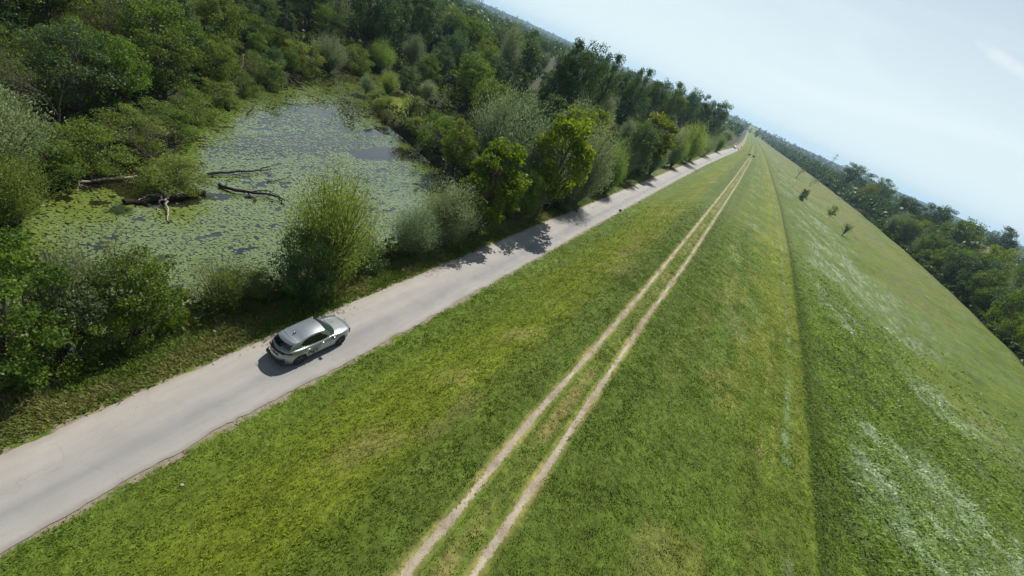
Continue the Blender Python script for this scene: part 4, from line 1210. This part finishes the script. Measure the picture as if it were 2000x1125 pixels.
for x in stx:
    zb = float(arch(np.array(x))); zs = float(belt(x)); zt = float(deck(x))
    half = []
    for k in range(9):
        z = zb + (zs - zb) * k / 8
        half.append((float(side_w(np.array(x), np.array(z))), z))
    ws = half[-1][0]
    for k, (a_, b__) in enumerate(((0.97, 0.35), (0.88, 0.62), (0.7, 0.80), (0.45, 0.93), (0.2, 0.985), (0.0, 1.0))):
        half.append((ws * a_, zs + (zt - zs) * b__ + (0.012 * (k == 2) if 0.9 < x < 2.1 else 0)))
    row = []
    for (y, z) in half:
        xo = x - (0.16 * float(smooth(0.62, 1.1, z)) * float(smooth(-1.9, -2.3, x)) * -1) - 0.10 * float(smooth(0.6, 0.95, z)) * float(smooth(1.9, 2.4, x))
        row.append((xo, y, z))
    rows.append([(x_, -y_, z_) for (x_, y_, z_) in row] + [(x_, y_, z_) for (x_, y_, z_) in row[:-1][::-1]])
P = np.array(rows)                 # right side (y<0) first, over the top, to the left

g1 = gpt(585, 709); g2 = gpt(660, 673)
hd_ = math.atan2(g2[1] - g1[1], g2[0] - g1[0])
fx_, fy_ = math.cos(hd_), math.sin(hd_)
mid_ = (g1 + g2) / 2
cx_, cy_ = mid_[0] - fy_ * 0.80, mid_[1] + fx_ * 0.80
car = empty('parked_car', (cx_, cy_, 0.03), hd_)
tag(car, 'silver SUV with black rear window and dark side lettering on the pale road', 'car')
car.name = 'suv_car'
body = grid_mesh('body', P, M['paint'], car)
box('underbody', (4.0, 1.5, 0.30), (0, 0, 0.36), M['black'], car, 0.05)
box('underbody', (1.75, 1.70, 0.22), (0, 0, 0.30), M['black'], car, 0.05)
# wheel wells darken the arches
for cx0 in (XR, XF):
    box('wheel_well', (0.84, 1.64, 0.5), (cx0, 0, 0.62), M['black'], car, 0)
# arch cladding
for cx0 in (XR, XF):
    for sgn in (-1, 1):
        an = np.linspace(-0.15, np.pi + 0.15, 22)
        X_ = cx0 + 0.43 * np.cos(an); Z_ = np.maximum(RW_ + 0.43 * np.sin(an), 0.24)
        Yv = side_w(X_, Z_) + 0.004
        p_ = np.stack([X_, sgn * Yv, Z_], 1)
        q_ = np.stack([cx0 + 0.375 * np.cos(an), sgn * (Yv - 0.03), np.maximum(RW_ + 0.375 * np.sin(an), 0.22)], 1)
        grid_mesh('arch_trim', np.stack([p_, q_]), M['black'], car)
# sills
for sgn in (-1, 1):
    box('sill', (1.86, 0.07, 0.13), (0, sgn * 0.885, 0.275), M['black'], car, 0.02)

# greenhouse: rings from belt to roof edge, then a crowned roof
def ring(h, n=(5, 1, 9, 2, 5)):
    """h 0..1 from belt to roof edge; half ring from front centre round the right side to rear centre"""
    xf = 1.18 - 0.83 * h; xfc = 0.93 - 0.66 * h           # windscreen centre and its corner
    xr = -2.10 + 0.30 * h ** 1.3; xrc = -1.93 + 0.26 * h
    wf = 0.735 - 0.13 * h; wm = 0.800 - 0.175 * h - 0.03 * h * h; wr = 0.66 - 0.09 * h
    zf = 1.045 + 0.56 * h; zm = 1.065 + 0.555 * h; zr = 1.135 + 0.345 * h
    pts = []
    for t in np.linspace(0, 1, n[0] + 1)[:-1]:
        pts.append((xf + (xfc - xf) * t ** 2.2, wf * t, zf))
    A_ = np.array([xfc, wf, zf]); 
    B_ = np.array([xfc - 0.10, wf + 0.035, zf + 0.005])
    pts.append(tuple(A_)); pts.append(tuple(B_))
    D_ = np.array([-1.50 + 0.22 * h, wr + 0.085 - 0.015 * h, zr + 0.012])
    for t in np.linspace(0, 1, n[2] + 1)[1:]:
        x = B_[0] + (D_[0] - B_[0]) * t
        w = B_[1] + (D_[1] - B_[1]) * t + (wm - (B_[1] + D_[1]) / 2) * (1 - (2 * t - 1) ** 2)
        z = B_[2] + (D_[2] - B_[2]) * t + (zm - (B_[2] + D_[2]) / 2) * (1 - (2 * t - 1) ** 2)
        pts.append((x, w, z))
    for t in (0.5, 1.0):
        pts.append((D_[0] + (xrc - D_[0]) * t, D_[1] + (wr - D_[1]) * t ** 1.4, D_[2] + (zr - D_[2]) * t))
    for t in np.linspace(0, 1, n[4] + 1)[1:]:
        pts.append((xrc + (xr - xrc) * (1 - (1 - t) ** 2), wr * (1 - t), zr + 0.012 * t))
    return np.array(pts)
hs = [-0.06, 0.0, 0.10, 0.35, 0.65, 0.90, 1.0]
R_ = np.array([ring(h) for h in hs])            # 7 x 23 x 3
R_[:, :, 1] *= -1                                # right side
# bow outwards in the middle of the height
for i, h in enumerate(hs):
    R_[i, :, 1] -= 0.03 * np.sin(np.clip(h, 0, 1) * np.pi) * (np.abs(R_[i, :, 1]) > 0.55)
ncol = R_.shape[1]
def gh(name, i0, i1, j0, j1, material, out=0.0, sides=(1, -1)):
    for sg in sides:
        Q = R_[i0:i1 + 1, j0:j1 + 1].copy()
        if out:
            c0 = np.array([-0.4, 0, 1.0]); d0 = Q - c0; d0[..., 0] *= 0.35; d0 /= np.linalg.norm(d0, axis=-1)[..., None]; Q = Q + d0 * out
        Q[..., 1] *= sg
        grid_mesh(name, Q, material, car)
# pillars and frame (whole band in paint), glass laid a few millimetres proud
gh('cabin_shell', 0, 6, 0, ncol - 1, M['paint'])
def full_band(name, i0, i1, j0, j1, material, out):
    """both halves joined into one pane across the centre line"""
    Q = R_[i0:i1 + 1, j0:j1 + 1].copy(); Qm = Q.copy(); Qm[..., 1] *= -1
    if j0 == 0: G_ = np.concatenate([Qm[:, ::-1], Q[:, 1:]], 1)
    else: G_ = np.concatenate([Q, Qm[:, ::-1][:, 1:]], 1)
    c0 = np.array([-0.4, 0, 1.0]); d0 = G_ - c0; d0[..., 1] *= 0.3; d0 /= np.linalg.norm(d0, axis=-1)[..., None]
    return grid_mesh(name, G_ + d0 * out, material, car)
full_band('windscreen', 1, 6, 0, 6, M['glass_front'], 0.006)
rw = full_band('rear_window', 1, 5, 17, ncol - 1, M['glass_dark'], 0.010)
# side glass, pointed towards the rear
for sg in (1, -1):
    for nm_, j0, j1 in (('front_side_window', 7, 10), ('rear_side_window', 10, 15)):
        hv = [0.06, 0.35, 0.65, 0.90]
        Q = []
        for h in hv:
            rg = ring(h); rg[:, 1] += 0.03 * np.sin(h * np.pi)
            Q.append(rg[j0:j1 + 1])
        Q = np.array(Q); 
        if j1 == 15:
            for c_ in (3, 4, 5):
                f_ = {3: 0.10, 4: 0.35, 5: 0.75}[c_]
                m_ = Q[0, c_] * 0.45 + Q[-1, c_] * 0.55
                Q[:, c_] = Q[:, c_] * (1 - f_) + m_ * f_
        if j0 == 7:
            Q[:, 0] = Q[:, 0] * 0.6 + (Q[0, 0]) * 0.4 
            Q[:, 0, 0] -= 0.05
            Q[:, -1, 0] += 0.02
        else: Q[:, 0, 0] -= 0.02
        Q[..., 1] = (Q[..., 1] + 0.012) * -sg
        grid_mesh(nm_, Q, M['glass_dark'], car)
    # bright waist strip under the glass
    rg = ring(0.05); pth = rg[7:15].copy(); pth[:, 1] = (pth[:, 1] + 0.012) * -sg
    v_, f_, c_ = tubes([(pth, np.full(len(pth), 0.011))], 5)
    link('waist_trim', mesh_np('waist_trim', v_, f_, c_, M['chrome'], shade=True), car)
    # black pillar between the doors
    pl = []
    for h in (0.10, 0.35, 0.62, 0.84):
        a_ = ring(h)[10]; a_[1] += 0.03 * np.sin(h * np.pi) + 0.009
        pl.append([(a_[0] - 0.035, -sg * a_[1], a_[2]), (a_[0] + 0.035, -sg * a_[1], a_[2])])
    grid_mesh('door_pillar', np.array(pl), M['gloss_black'], car)
# roof
rows = []
top = R_[-1]
for j in range(ncol):
    x, y, z = top[j]
    rows.append([(x + (-0.72 - x) * (s_ ** 1.0) * (0.0 if False else 0) , y * (1 - s_), z) for s_ in (0,)])
half = top.copy()
K_ = 9
roof = []
for j in range(ncol):
    x, y, z = half[j]
    line = []
    for t in np.linspace(0, 1, 2 * K_ - 1):
        yy = y * (1 - 2 * t)
        crown = 0.050 * (1 - (1 - 2 * t) ** 2) * min(1.0, abs(y) / 0.5)
        line.append((x, yy, z + crown))
    roof.append(line)
grid_mesh('roof', np.array(roof), M['paint'], car)
# tail spoiler, a separate lip behind a dark seam
sp_ = []
for t in np.linspace(-1, 1, 13):
    x0 = -1.66 + 0.10 * t * t; w_ = 0.575 * t
    zc = 1.515 - 0.045 * t * t
    sp_.append([(x0 + 0.10, w_ * 0.98, zc + 0.045), (x0 - 0.02, w_, zc + 0.032), (x0 - 0.26 + 0.05 * t * t, w_ * 1.03, zc - 0.01), (x0 - 0.27 + 0.05 * t * t, w_ * 1.03, zc - 0.045), (x0 - 0.05, w_, zc - 0.03)])
grid_mesh('spoiler', np.array(sp_), M['paint'], car)
sm = np.array([(-1.55 + 0.08 * t * t, 0.565 * t, 1.567 - 0.050 * t * t) for t in np.linspace(-1, 1, 13)])
v_, f_, c_ = tubes([(sm, np.full(13, 0.008))], 4)
link('roof_seam', mesh_np('roof_seam', v_, f_, c_, M['black']), car)
# shark fin aerial
link('aerial', mesh_np('aerial', [(-1.30, -0.03, 1.605), (-1.30, 0.03, 1.605), (-1.08, 0.012, 1.625), (-1.08, -0.012, 1.625), (-1.31, 0, 1.70), (-1.25, 0, 1.70)],
     [0, 3, 2, 1, 0, 1, 4, 1, 2, 5, 4, 2, 3, 5, 3, 0, 4, 5], [4, 3, 4, 3, 4], M['gloss_black']), car)
# mirrors
for sg in (1, -1):
    mr = box('mirror', (0.13, 0.22, 0.15), (0.66, sg * 1.00, 1.09), M['paint'], car, 0.05, (0, 0, sg * -0.15))
    g_ = box('mirror_glass', (0.006, 0.18, 0.11), (-0.070, 0, 0), M['glass_dark'], mr, 0)
    box('mirror_arm', (0.06, 0.14, 0.04), (0.68, sg * 0.86, 1.04), M['gloss_black'], car, 0.01)
    for hx in (0.02, -1.02):
        box('door_handle', (0.20, 0.035, 0.035), (hx + (0.0 if hx > -1 else 0.10), sg * (float(side_w(np.array(hx), np.array(0.93))) + 0.012), 0.93), M['chrome'], car, 0.012)
    # door shut lines
    for xx in (0.98, -0.13, -1.02):
        zz = np.linspace(0.36 if xx > -1 else 0.86, 0.99, 9)
        xo = xx + (0.05 * (zz - 0.6) if xx > -1 else 0 * zz)
        pp = np.stack([xo, sg * (side_w(xo, zz) + 0.001), zz], 1)
        v_, f_, c_ = tubes([(pp, np.full(9, 0.005))], 4)
        link('shut_line', mesh_np('shut_line', v_, f_, c_, M['black']), car)
    # tail lamps wrapping the corner
    ln = []
    for x in np.linspace(-1.82, -2.33, 9):
        wz = [(1.00, 0.03 + 0 * x), (0.93, 0)]
        zt_, zb2 = 1.005 + 0.0 * x, 0.935 - 0.03 * (x + 1.82) / -0.5
        row = []
        for z in (zt_, (zt_ + zb2) / 2, zb2):
            y = float(side_w(np.array(x), np.array(z))) + 0.012
            xo = x + 0.16 * float(smooth(0.62, 1.1, z)) * float(smooth(-1.9, -2.3, x)) - 0.006
            row.append((xo, sg * y, z))
        ln.append(row)
    grid_mesh('tail_lamp', np.array(ln), M['red_lens'], car)
    # head lamps
    hl = []
    for x in np.linspace(1.78, 2.25, 8):
        row = []
        for z in (float(belt(x)) - 0.01, float(belt(x)) - 0.07, float(belt(x)) - 0.12):
            y = float(side_w(np.array(x), np.array(z))) + 0.010
            row.append((x - 0.10 * float(smooth(0.6, 0.95, z)) * float(smooth(1.9, 2.4, x)) + 0.004, sg * y, z))
        hl.append(row)
    grid_mesh('headlight', np.array(hl), M['lamp_glass'], car)
    # slanted black vent at the rear bumper corner
    box('bumper_vent', (0.03, 0.05, 0.26), (-2.20, sg * 0.66, 0.52), M['black'], car, 0.01, (0.35 * sg, 0, 0))
# light bar across the tail, bumper lower, plate
lb = []
for y in np.linspace(-0.62, 0.62, 13):
    x0 = -2.19 - 0.085 * (1 - (y / 0.62) ** 2)
    lb.append([(x0 + 0.02, y, 1.015), (x0 - 0.030, y, 0.985), (x0 - 0.035, y, 0.945)])
grid_mesh('light_bar', np.array(lb), M['red_lens'], car)
tg = []
for y in np.linspace(-0.70, 0.70, 15):
    x0 = -2.255 - 0.055 * (1 - (y / 0.7) ** 2)
    tg.append([(x0 + 0.03, y, 0.52), (x0 - 0.055, y, 0.46), (x0 - 0.06, y, 0.30), (x0 + 0.05, y, 0.22)])
grid_mesh('rear_bumper', np.array(tg), M['black'], car)
box('number_plate', (0.014, 0.52, 0.11), (-2.375, 0, 0.74), M['white_plate'], car, 0.004)
box('tail_letters', (0.012, 0.42, 0.035), (-2.315, 0, 0.885), M['chrome'], car, 0.004)
gr = []
for y in np.linspace(-0.55, 0.55, 11):
    x0 = 2.30 + 0.075 * (1 - (y / 0.55) ** 2)
    gr.append([(x0 - 0.09, y, 0.78), (x0 + 0.02, y, 0.62), (x0 + 0.03, y, 0.40), (x0 - 0.03, y, 0.26)])
grid_mesh('grille', np.array(gr), M['gloss_black'], car)
# bonnet creases
for sg in (1, -1):
    xx = np.linspace(1.05, 2.1, 9)
    pp = np.stack([xx, sg * (0.60 - 0.13 * (xx - 1.05)), deck(xx) - 0.015], 1)
    v_, f_, c_ = tubes([(pp, np.full(9, 0.018))], 5)
    link('bonnet_crease', mesh_np('bonnet_crease', v_, f_, c_, M['paint'], shade=True), car)
# wheels
def lathe(prof, n=36, skip=None):
    a_ = np.linspace(0, 2 * np.pi, n + 1)
    return np.array([[(rr * math.cos(t), yy, rr * math.sin(t)) for t in a_] for rr, yy in prof])
tyre_P = lathe([(0.245, -0.10), (0.30, -0.118), (0.345, -0.112), (0.365, -0.085), (0.368, 0), (0.365, 0.085), (0.345, 0.112), (0.30, 0.118), (0.245, 0.10)])
rim_P = lathe([(0.25, -0.10), (0.238, -0.098), (0.225, -0.04), (0.22, 0.03), (0.02, 0.02)])
for cx0 in (XR, XF):
    for sg in (-1, 1):
        wz = empty('wheel', (cx0, sg * 0.80, RW_ - 0.0), 0)
        wz.parent = car
        if sg > 0: wz.rotation_euler = (0, 0, math.pi)
        grid_mesh('tyre', tyre_P, M['tyre'], wz)
        grid_mesh('rim', rim_P, M['black'], wz)
        for k in range(5):
            for dlt in (-0.16, 0.16):
                t = k * 2 * math.pi / 5 + dlt
                ct, st = math.cos(t), math.sin(t)
                p0 = np.array([0.05 * ct, -0.085, 0.05 * st]); p1 = np.array([0.236 * ct, -0.095, 0.236 * st])
                v_, f_, c_ = tubes([(np.array([p0, p1]), np.array([0.020, 0.014]))], 4)
                link('spoke', mesh_np('spoke', v_, f_, c_, M['alloy']), wz)
        hb_, hf_, hc_ = tubes([(np.array([(0, -0.10, 0), (0, -0.06, 0)]), np.array([0.045, 0.06]))], 10)
        link('hub', mesh_np('hub', hb_, hf_, hc_, M['alloy']), wz)
# letters on both sides
for sg in (-1, 1):
    fc = bpy.data.curves.new('letters', 'FONT')
    fc.body = 'NX'; fc.size = 0.43; fc.shear = 0.25; fc.extrude = 0.002; fc.offset = 0.010
    fc.align_x = 'CENTER'; fc.space_character = 1.1
    fc.materials.append(M['black'])
    fo = bpy.data.objects.new('letters', fc); COL.objects.link(fo); fo.parent = car
    fo.location = (-0.60, sg * 0.945, 0.50)
    fo.rotation_euler = (math.radians(90 + 3), 0, 0 if sg < 0 else math.pi)
    bpy.context.view_layer.update()
    lm = bpy.data.meshes.new_from_object(fo.evaluated_get(bpy.context.evaluated_depsgraph_get()))
    lo = link('letters', lm, car, fo.location); lo.rotation_euler = fo.rotation_euler
    bpy.data.objects.remove(fo)

# ------------------------------------------------------------------ dead wood in and round the pond
def log(name, label, paths, material, cat='branch', z=None):
    """paths: list of (pixel points on the water, start radius, end radius, rise)"""
    tb = []
    o0 = None
    for pts, r0, r1, rise in paths:
        P = np.array([at(px, py, WATER_Z + 0.05) for px, py in pts])
        n = 12
        t = np.linspace(0, len(P) - 1, n)
        Q = np.stack([np.interp(t, range(len(P)), P[:, k]) for k in range(3)], 1)
        Q[1:-1, :2] += rng.normal(0, 0.09, (n - 2, 2))
        Q[:, 2] += np.array(rise)[0] + (np.array(rise)[1] - np.array(rise)[0]) * np.linspace(0, 1, n) + rng.normal(0, 0.03, n)
        if o0 is None: o0 = Q[0].copy(); o0[2] = WATER_Z
        tb.append((Q - o0, np.linspace(r0, r1, n)))
    root = empty(name, tuple(o0)); tag(root, label, cat)
    link('limb', tube_mesh('limb', tb[:1], material, 7), root)
    for t_ in tb[1:]:
        link('side_branch', tube_mesh('side_branch', [t_], material, 5), root)
    return root
log('fallen_branch', 'long dark fallen branch in the lily pads, upper one right of the pond bush', [([(405, 343), (450, 340), (500, 337), (527, 329)], 0.13, 0.05, (0.15, 0.25)), ([(495, 337), (520, 338), (534, 334)], 0.05, 0.02, (0.2, 0.3)), ([(455, 341), (470, 346)], 0.05, 0.02, (0.15, 0.1))], M['wood_wet'])
log('fallen_branch', 'forked dark fallen branch in the lily pads, lower one right of the pond bush', [([(427, 364), (460, 377), (510, 382), (540, 388), (556, 396)], 0.16, 0.06, (0.2, 0.3)), ([(455, 375), (490, 379), (522, 380), (545, 390)], 0.09, 0.03, (0.25, 0.45)), ([(485, 380), (494, 388), (500, 397)], 0.07, 0.03, (0.15, 0.0)), ([(440, 370), (448, 360)], 0.05, 0.02, (0.2, 0.6)), ([(528, 385), (535, 377)], 0.04, 0.015, (0.2, 0.6)), ([(545, 390), (553, 400)], 0.06, 0.03, (0.2, 0.0))], M['wood_wet'])
log('fallen_branch', 'short dark stick lying between the two long fallen branches', [([(522, 357), (548, 353), (568, 347)], 0.06, 0.025, (0.05, 0.2))], M['wood_wet'])
log('fallen_log', 'pale bleached log across the dark open water', [([(150, 358), (190, 355), (230, 351), (268, 348)], 0.09, 0.13, (0.1, 0.15)), ([(165, 357), (140, 352), (122, 344), (114, 330)], 0.05, 0.02, (0.15, 0.7)), ([(180, 356), (176, 349)], 0.03, 0.015, (0.1, 0.5)), ([(160, 362), (172, 372)], 0.04, 0.02, (0.1, 0.1)), ([(155, 360), (152, 376)], 0.04, 0.02, (0.1, 0.1)), ([(190, 355), (178, 347)], 0.03, 0.015, (0.1, 0.6))], M['wood_dead'], 'log')
log('fallen_log', 'black sunken log under the pond bush', [([(243, 398), (290, 394), (345, 388), (400, 378)], 0.22, 0.16, (0.05, 0.1))], M['wood_wet'], 'log')
log('driftwood', 'pale crooked root reaching down from the pond bush into the pads', [([(330, 386), (324, 400), (331, 418), (332, 434)], 0.10, 0.04, (0.35, 0.0)), ([(330, 388), (345, 384), (362, 382)], 0.04, 0.02, (0.3, 0.3))], M['wood_dead'], 'root')
log('driftwood', 'second thinner pale root left of the crooked one', [([(315, 389), (310, 400), (306, 412)], 0.07, 0.03, (0.3, 0.0))], M['wood_dead'], 'root')
log('driftwood', 'pale thin branch lying left of the pond bush', [([(308, 384), (285, 388), (268, 395)], 0.05, 0.025, (0.3, 0.1))], M['wood_dead'], 'branch')
log('driftwood', 'pale bare branch on the left bank in the lily pads', [([(60, 380), (70, 392), (80, 404)], 0.10, 0.04, (0.6, 0.0))], M['wood_dead'], 'branch')
log('snag', 'leaning dead trunk standing at the pond edge below the bright mounds', [([(449, 196), (456, 186), (466, 170)], 0.35, 0.20, (0.2, 1.6)), ([(464, 174), (472, 160), (476, 145)], 0.20, 0.08, (1.2, 3.0))], M['bark'], 'dead tree')
log('uprooted_stump', 'dark uprooted stump with spreading roots at the far shore', [([(548, 168), (552, 160), (556, 150)], 0.9, 0.5, (0.0, 1.6))] + [([(553, 158), (553 + dx * 0.5, 160 + dy * 0.4), (553 + dx, 168 + dy)], 0.20, 0.06, (1.2, 0.05)) for dx, dy in ((-38, 3), (-25, 8), (-10, 9), (8, 8), (22, 6), (38, 4), (55, 2), (30, 0))], M['wood_wet'], 'stump')
log('fallen_branch', 'small dark stick poking from the pads right of the open reflection', [([(732, 248), (738, 251), (745, 253)], 0.10, 0.04, (0.1, 0.3))], M['wood_wet'])
log('fallen_branch', 'thin dark branch in the pads below the leaning snag', [([(482, 226), (492, 217), (502, 209)], 0.08, 0.04, (0.1, 0.5))], M['wood_wet'])
log('old_stump', 'small black stump in the pads left of the thin dark branch', [([(444, 215), (444, 212)], 0.35, 0.25, (0.0, 0.5))], M['wood_wet'], 'stump')
# pale leafless tree at the lower left picture edge
log_t = empty('white_branch', tuple(gpt(18, 690)))
tag(log_t, 'white bare branch arching out of the leaves at the left picture edge', 'branch')
bp0 = np.array([0, 0, 0.2])
link('limb', tube_mesh('limb', [(np.array([(0, 0, 0.0), (-0.3, 0.5, 1.2), (-0.5, 0.3, 2.2), (-0.2, 0.0, 3.0), (-0.1, -0.3, 3.6)]), np.array([0.10, 0.09, 0.07, 0.05, 0.02]))], M['bark_pale'], 6), log_t)
for e_ in ((0.6, 0.6, 3.3), (-1.0, -0.2, 2.9), (0.4, -0.5, 2.4)):
    link('side_branch', tube_mesh('side_branch', [(bend((-0.45, 0.35, 2.0), e_, 0.1, 5), np.linspace(0.04, 0.012, 5))], M['bark_pale'], 5), log_t)
# hooked bare branch over the road edge near the leaning willow
g = gpt(1088, 408)
hk = empty('white_branch', tuple(g)); tag(hk, 'thin pale hooked branch hanging at the road edge below the leaning willow', 'branch')
link('limb', tube_mesh('limb', [(np.array([(-0.6, -1.2, 1.0), (-0.3, -0.3, 1.7), (0.1, 0.5, 1.9), (0.5, 1.0, 1.8), (0.6, 0.9, 1.2)]), np.linspace(0.06, 0.02, 5))], M['wood_dead'], 5), hk)
link('side_branch', tube_mesh('side_branch', [(np.array([(-0.6, -1.2, 1.0), (-0.8, -1.6, 0.4), (-0.9, -1.8, -0.1)]), np.array([0.06, 0.07, 0.08]))], M['wood_dead'], 5), hk)

# ------------------------------------------------------------------ small things along the road and on the crest
g = gpt(1211, 412)
cu = empty('culvert_pipe', tuple(g), 0.1); cu.scale = (0.6, 0.6, 0.6); tag(cu, 'dark drain pipe end at the grass edge of the road by the tree shadow', 'pipe')
pr = lathe([(0.34, -0.5), (0.40, -0.5), (0.40, 0.6), (0.34, 0.6), (0.34, -0.5)], 20)
grid_mesh('pipe', pr, mat('weathered concrete', (0.16, 0.15, 0.14), 0.9, noise=0.3), cu).location = (0, 0, 0.15)
grid_mesh('inner_wall', lathe([(0.34, -0.45), (0.30, 0.3), (0.02, 0.3)], 16), M['black'], cu).location = (0, 0, 0.15)

# white van parked at the end of the road
g = gpt(1434, 290)
van = empty('parked_van', tuple(g), math.radians(82)); tag(van, 'tiny white van parked beside the far end of the road', 'van')
M['white_paint'] = mat('white paint', (0.80, 0.80, 0.80), 0.3, coat=0.4)
vs_ = []
for x, zt, w in ((-2.6, 1.2, 0.95), (-2.55, 2.25, 0.92), (-2.3, 2.45, 0.9), (1.0, 2.45, 0.9), (1.5, 2.3, 0.9), (2.0, 1.45, 0.92), (2.7, 1.15, 0.9), (2.85, 0.8, 0.85)):
    vs_.append([(x, -w, 0.35), (x, -w * 1.03, 0.9 if zt > 1 else 0.6), (x, -w * 0.93, zt - 0.08), (x, -w * 0.6, zt), (x, w * 0.6, zt), (x, w * 0.93, zt - 0.08), (x, w * 1.03, 0.9 if zt > 1 else 0.6), (x, w, 0.35)])
vP = np.array(vs_)
grid_mesh('body', vP, M['white_paint'], van)
link('rear_door', mesh_np('rear_door', [(-2.605, -0.85, 0.45), (-2.605, 0.85, 0.45), (-2.57, 0.80, 2.2), (-2.57, -0.80, 2.2)], [0, 1, 2, 3], [4], M['white_paint']), van)
link('windscreen', mesh_np('windscreen', [(1.53, -0.75, 2.26), (1.53, 0.75, 2.26), (2.02, 0.8, 1.48), (2.02, -0.8, 1.48)], [0, 1, 2, 3], [4], M['glass_dark']), van)
for sg in (-1, 1):
    box('side_window', (0.8, 0.02, 0.5), (1.1, sg * 0.915, 1.85), M['glass_dark'], van, 0)
    for wx in (-1.6, 1.9):
        w_ = grid_mesh('wheel', tyre_P, M['tyre'], van); w_.location = (wx, sg * 0.86, 0.36)
# dark posts and a small barrier
for k, (px, py, lb_) in enumerate(((1441, 293, 'dark post on the left of the two at the far road end'), (1447, 289, 'dark post on the right of the two at the far road end'))):
    g = gpt(px, py)
    po = empty('post', tuple(g)); tag(po, lb_, 'post', 'posts at the far road end')
    link('shaft', tube_mesh('shaft', [(np.array([(0, 0, -0.2), (0, 0, 1.5), (0, 0, 1.56)]), np.array([0.28, 0.25, 0.05]))], M['black'], 8), po)
    link('foot', tube_mesh('foot', [(np.array([(0, 0, -0.2), (0, 0, 0.15), (0, 0, 0.2)]), np.array([0.4, 0.4, 0.1]))], M['black'], 8), po)
g = gpt(1467, 305)
ba = empty('barrier', tuple(g)); tag(ba, 'small pale concrete barrier with a dark gap where the wheel tracks end on the crest', 'barrier')
for dx in (-1.5, 1.5):
    box('block', (1.5, 0.7, 1.1), (dx, 0, 0.45), M['bark_pale'], ba, 0.08)
box('rail', (2.2, 0.12, 0.15), (0, 0, 0.75), M['black'], ba, 0.02)

# stones and litter on the verge
M['stone'] = mat('pale stone', (0.30, 0.28, 0.25), 0.8, noise=0.3, nscale=12)
def stone(px, py, s, label, seed):
    r = np.random.default_rng(seed)
    g = gpt(px, py)
    th_, ph_ = np.linspace(0, np.pi, 6), np.linspace(0, 2 * np.pi, 9)[:-1]
    P = np.array([[(math.sin(a) * math.cos(b) * r.uniform(.75, 1.2), math.sin(a) * math.sin(b) * r.uniform(.6, 1.0), math.cos(a) * 0.55) for b in ph_] for a in th_]) * s
    o = grid_mesh('stone', P, M['stone'], None, closed=True); o.location = (g[0], g[1], g[2] + s * 0.2)
    tag(o, label, 'stone')
stone(419, 648, 0.13, 'pale stone on the dry patch of the verge behind the car', 1)
stone(147, 752, 0.10, 'pale stone in the shade on the verge near the left picture edge', 2)
stone(262, 773, 0.08, 'small pale stone at the grass edge left of the road', 3)
stone(417, 712, 0.09, 'small pale stone on the road edge behind the car', 4)
stone(355, 948, 0.09, 'whitish stone in the mown grass right of the road', 5)
stone(787, 528, 0.14, 'pale stone on the verge where the tree shadows begin', 6)

# ------------------------------------------------------------------ far country: pale hill, pylons, air
def hill(name, px, py_top, dist, wid, col, seed):
    d = ray(px, py_top); d = d / np.linalg.norm(d[:2])
    top = np.array([0, 0, H]) + d * dist
    c = np.array([top[0], top[1]])
    u, v = np.meshgrid(np.linspace(-1, 1, 28), np.linspace(-1, 1, 20))
    X = c[0] + u * wid; Y = c[1] + v * wid * 0.7
    hgt = max(6.0, top[2] + 7)
    r2 = np.clip(1 - u ** 2 - v ** 2, 0, 1)
    Z = -8 + hgt * r2 ** 0.8 * (0.85 + 0.3 * fbm(u * 3 + seed, v * 3, seed, 3))
    P = np.stack([X, Y, Z], -1)
    return tag(grid_mesh(name, P, mat(name + ' surface', col, 0.95, noise=0.25, nscale=0.05), None), kind='structure')
hill('sand_hill', 1938, 476, 470, 26, (0.33, 0.30, 0.22), 3)

def pylon(px, py, dist, hgt, label):
    d = ray(px, py); d = d / np.linalg.norm(d[:2]); p = d * dist
    z0 = float(ground_z(np.array([p[0]]), np.array([p[1]]), True)[0])
    o = empty('pylon', (p[0], p[1], z0), 0.5); tag(o, label, 'pylon', 'pylons on the horizon')
    ps = []
    for sx_, sy_ in ((-1, -1), (1, -1), (-1, 1), (1, 1)):
        ps.append((np.array([(sx_ * 4, sy_ * 4, 0), (sx_ * 0.5, sy_ * 0.5, hgt)]), np.array([0.3, 0.2])))
    for k in range(6):
        a0_, a1_ = k / 6, (k + 1) / 6
        w0, w1 = 4 - 3.5 * a0_, 4 - 3.5 * a1_
        ps.append((np.array([(-w0, -w0, a0_ * hgt), (w1, -w1, a1_ * hgt)]), np.array([0.15, 0.15])))
        ps.append((np.array([(w0, w0, a0_ * hgt), (-w1, w1, a1_ * hgt)]), np.array([0.15, 0.15])))
    link('tower', tube_mesh('tower', ps, M['twig'], 4), o)
    link('cross_arm', tube_mesh('cross_arm', [(np.array([(-9, 0, hgt * .78), (9, 0, hgt * .78)]), np.array([.3, .3])), (np.array([(-6, 0, hgt * .92), (6, 0, hgt * .92)]), np.array([.3, .3]))], M['twig'], 4), o)
pylon(935, 30, 1500, 52, 'hair thin pylon on the horizon at the far left')
pylon(1638, 300, 1300, 48, 'hair thin pylon on the horizon above the right wood')

hv, hf, hc = box_bm((15000, 15000, 150), (0, 3300, 65))
hm_ = bpy.data.materials.new('summer air'); nt = nodes_of(hm_)
pvn = N(nt, 'VolumePrincipled'); pvn.inputs['Color'].default_value = (0.50, 0.76, 1.0, 1); pvn.inputs['Density'].default_value = 0.00011; pvn.inputs['Anisotropy'].default_value = 0.2
o = N(nt, 'OutputMaterial'); nt.links.new(pvn.outputs[0], o.inputs['Volume'])
HAZE = True
if HAZE:
    hz_ = link('haze', mesh_np('haze', hv, hf, hc, hm_)); tag(hz_, kind='stuff')
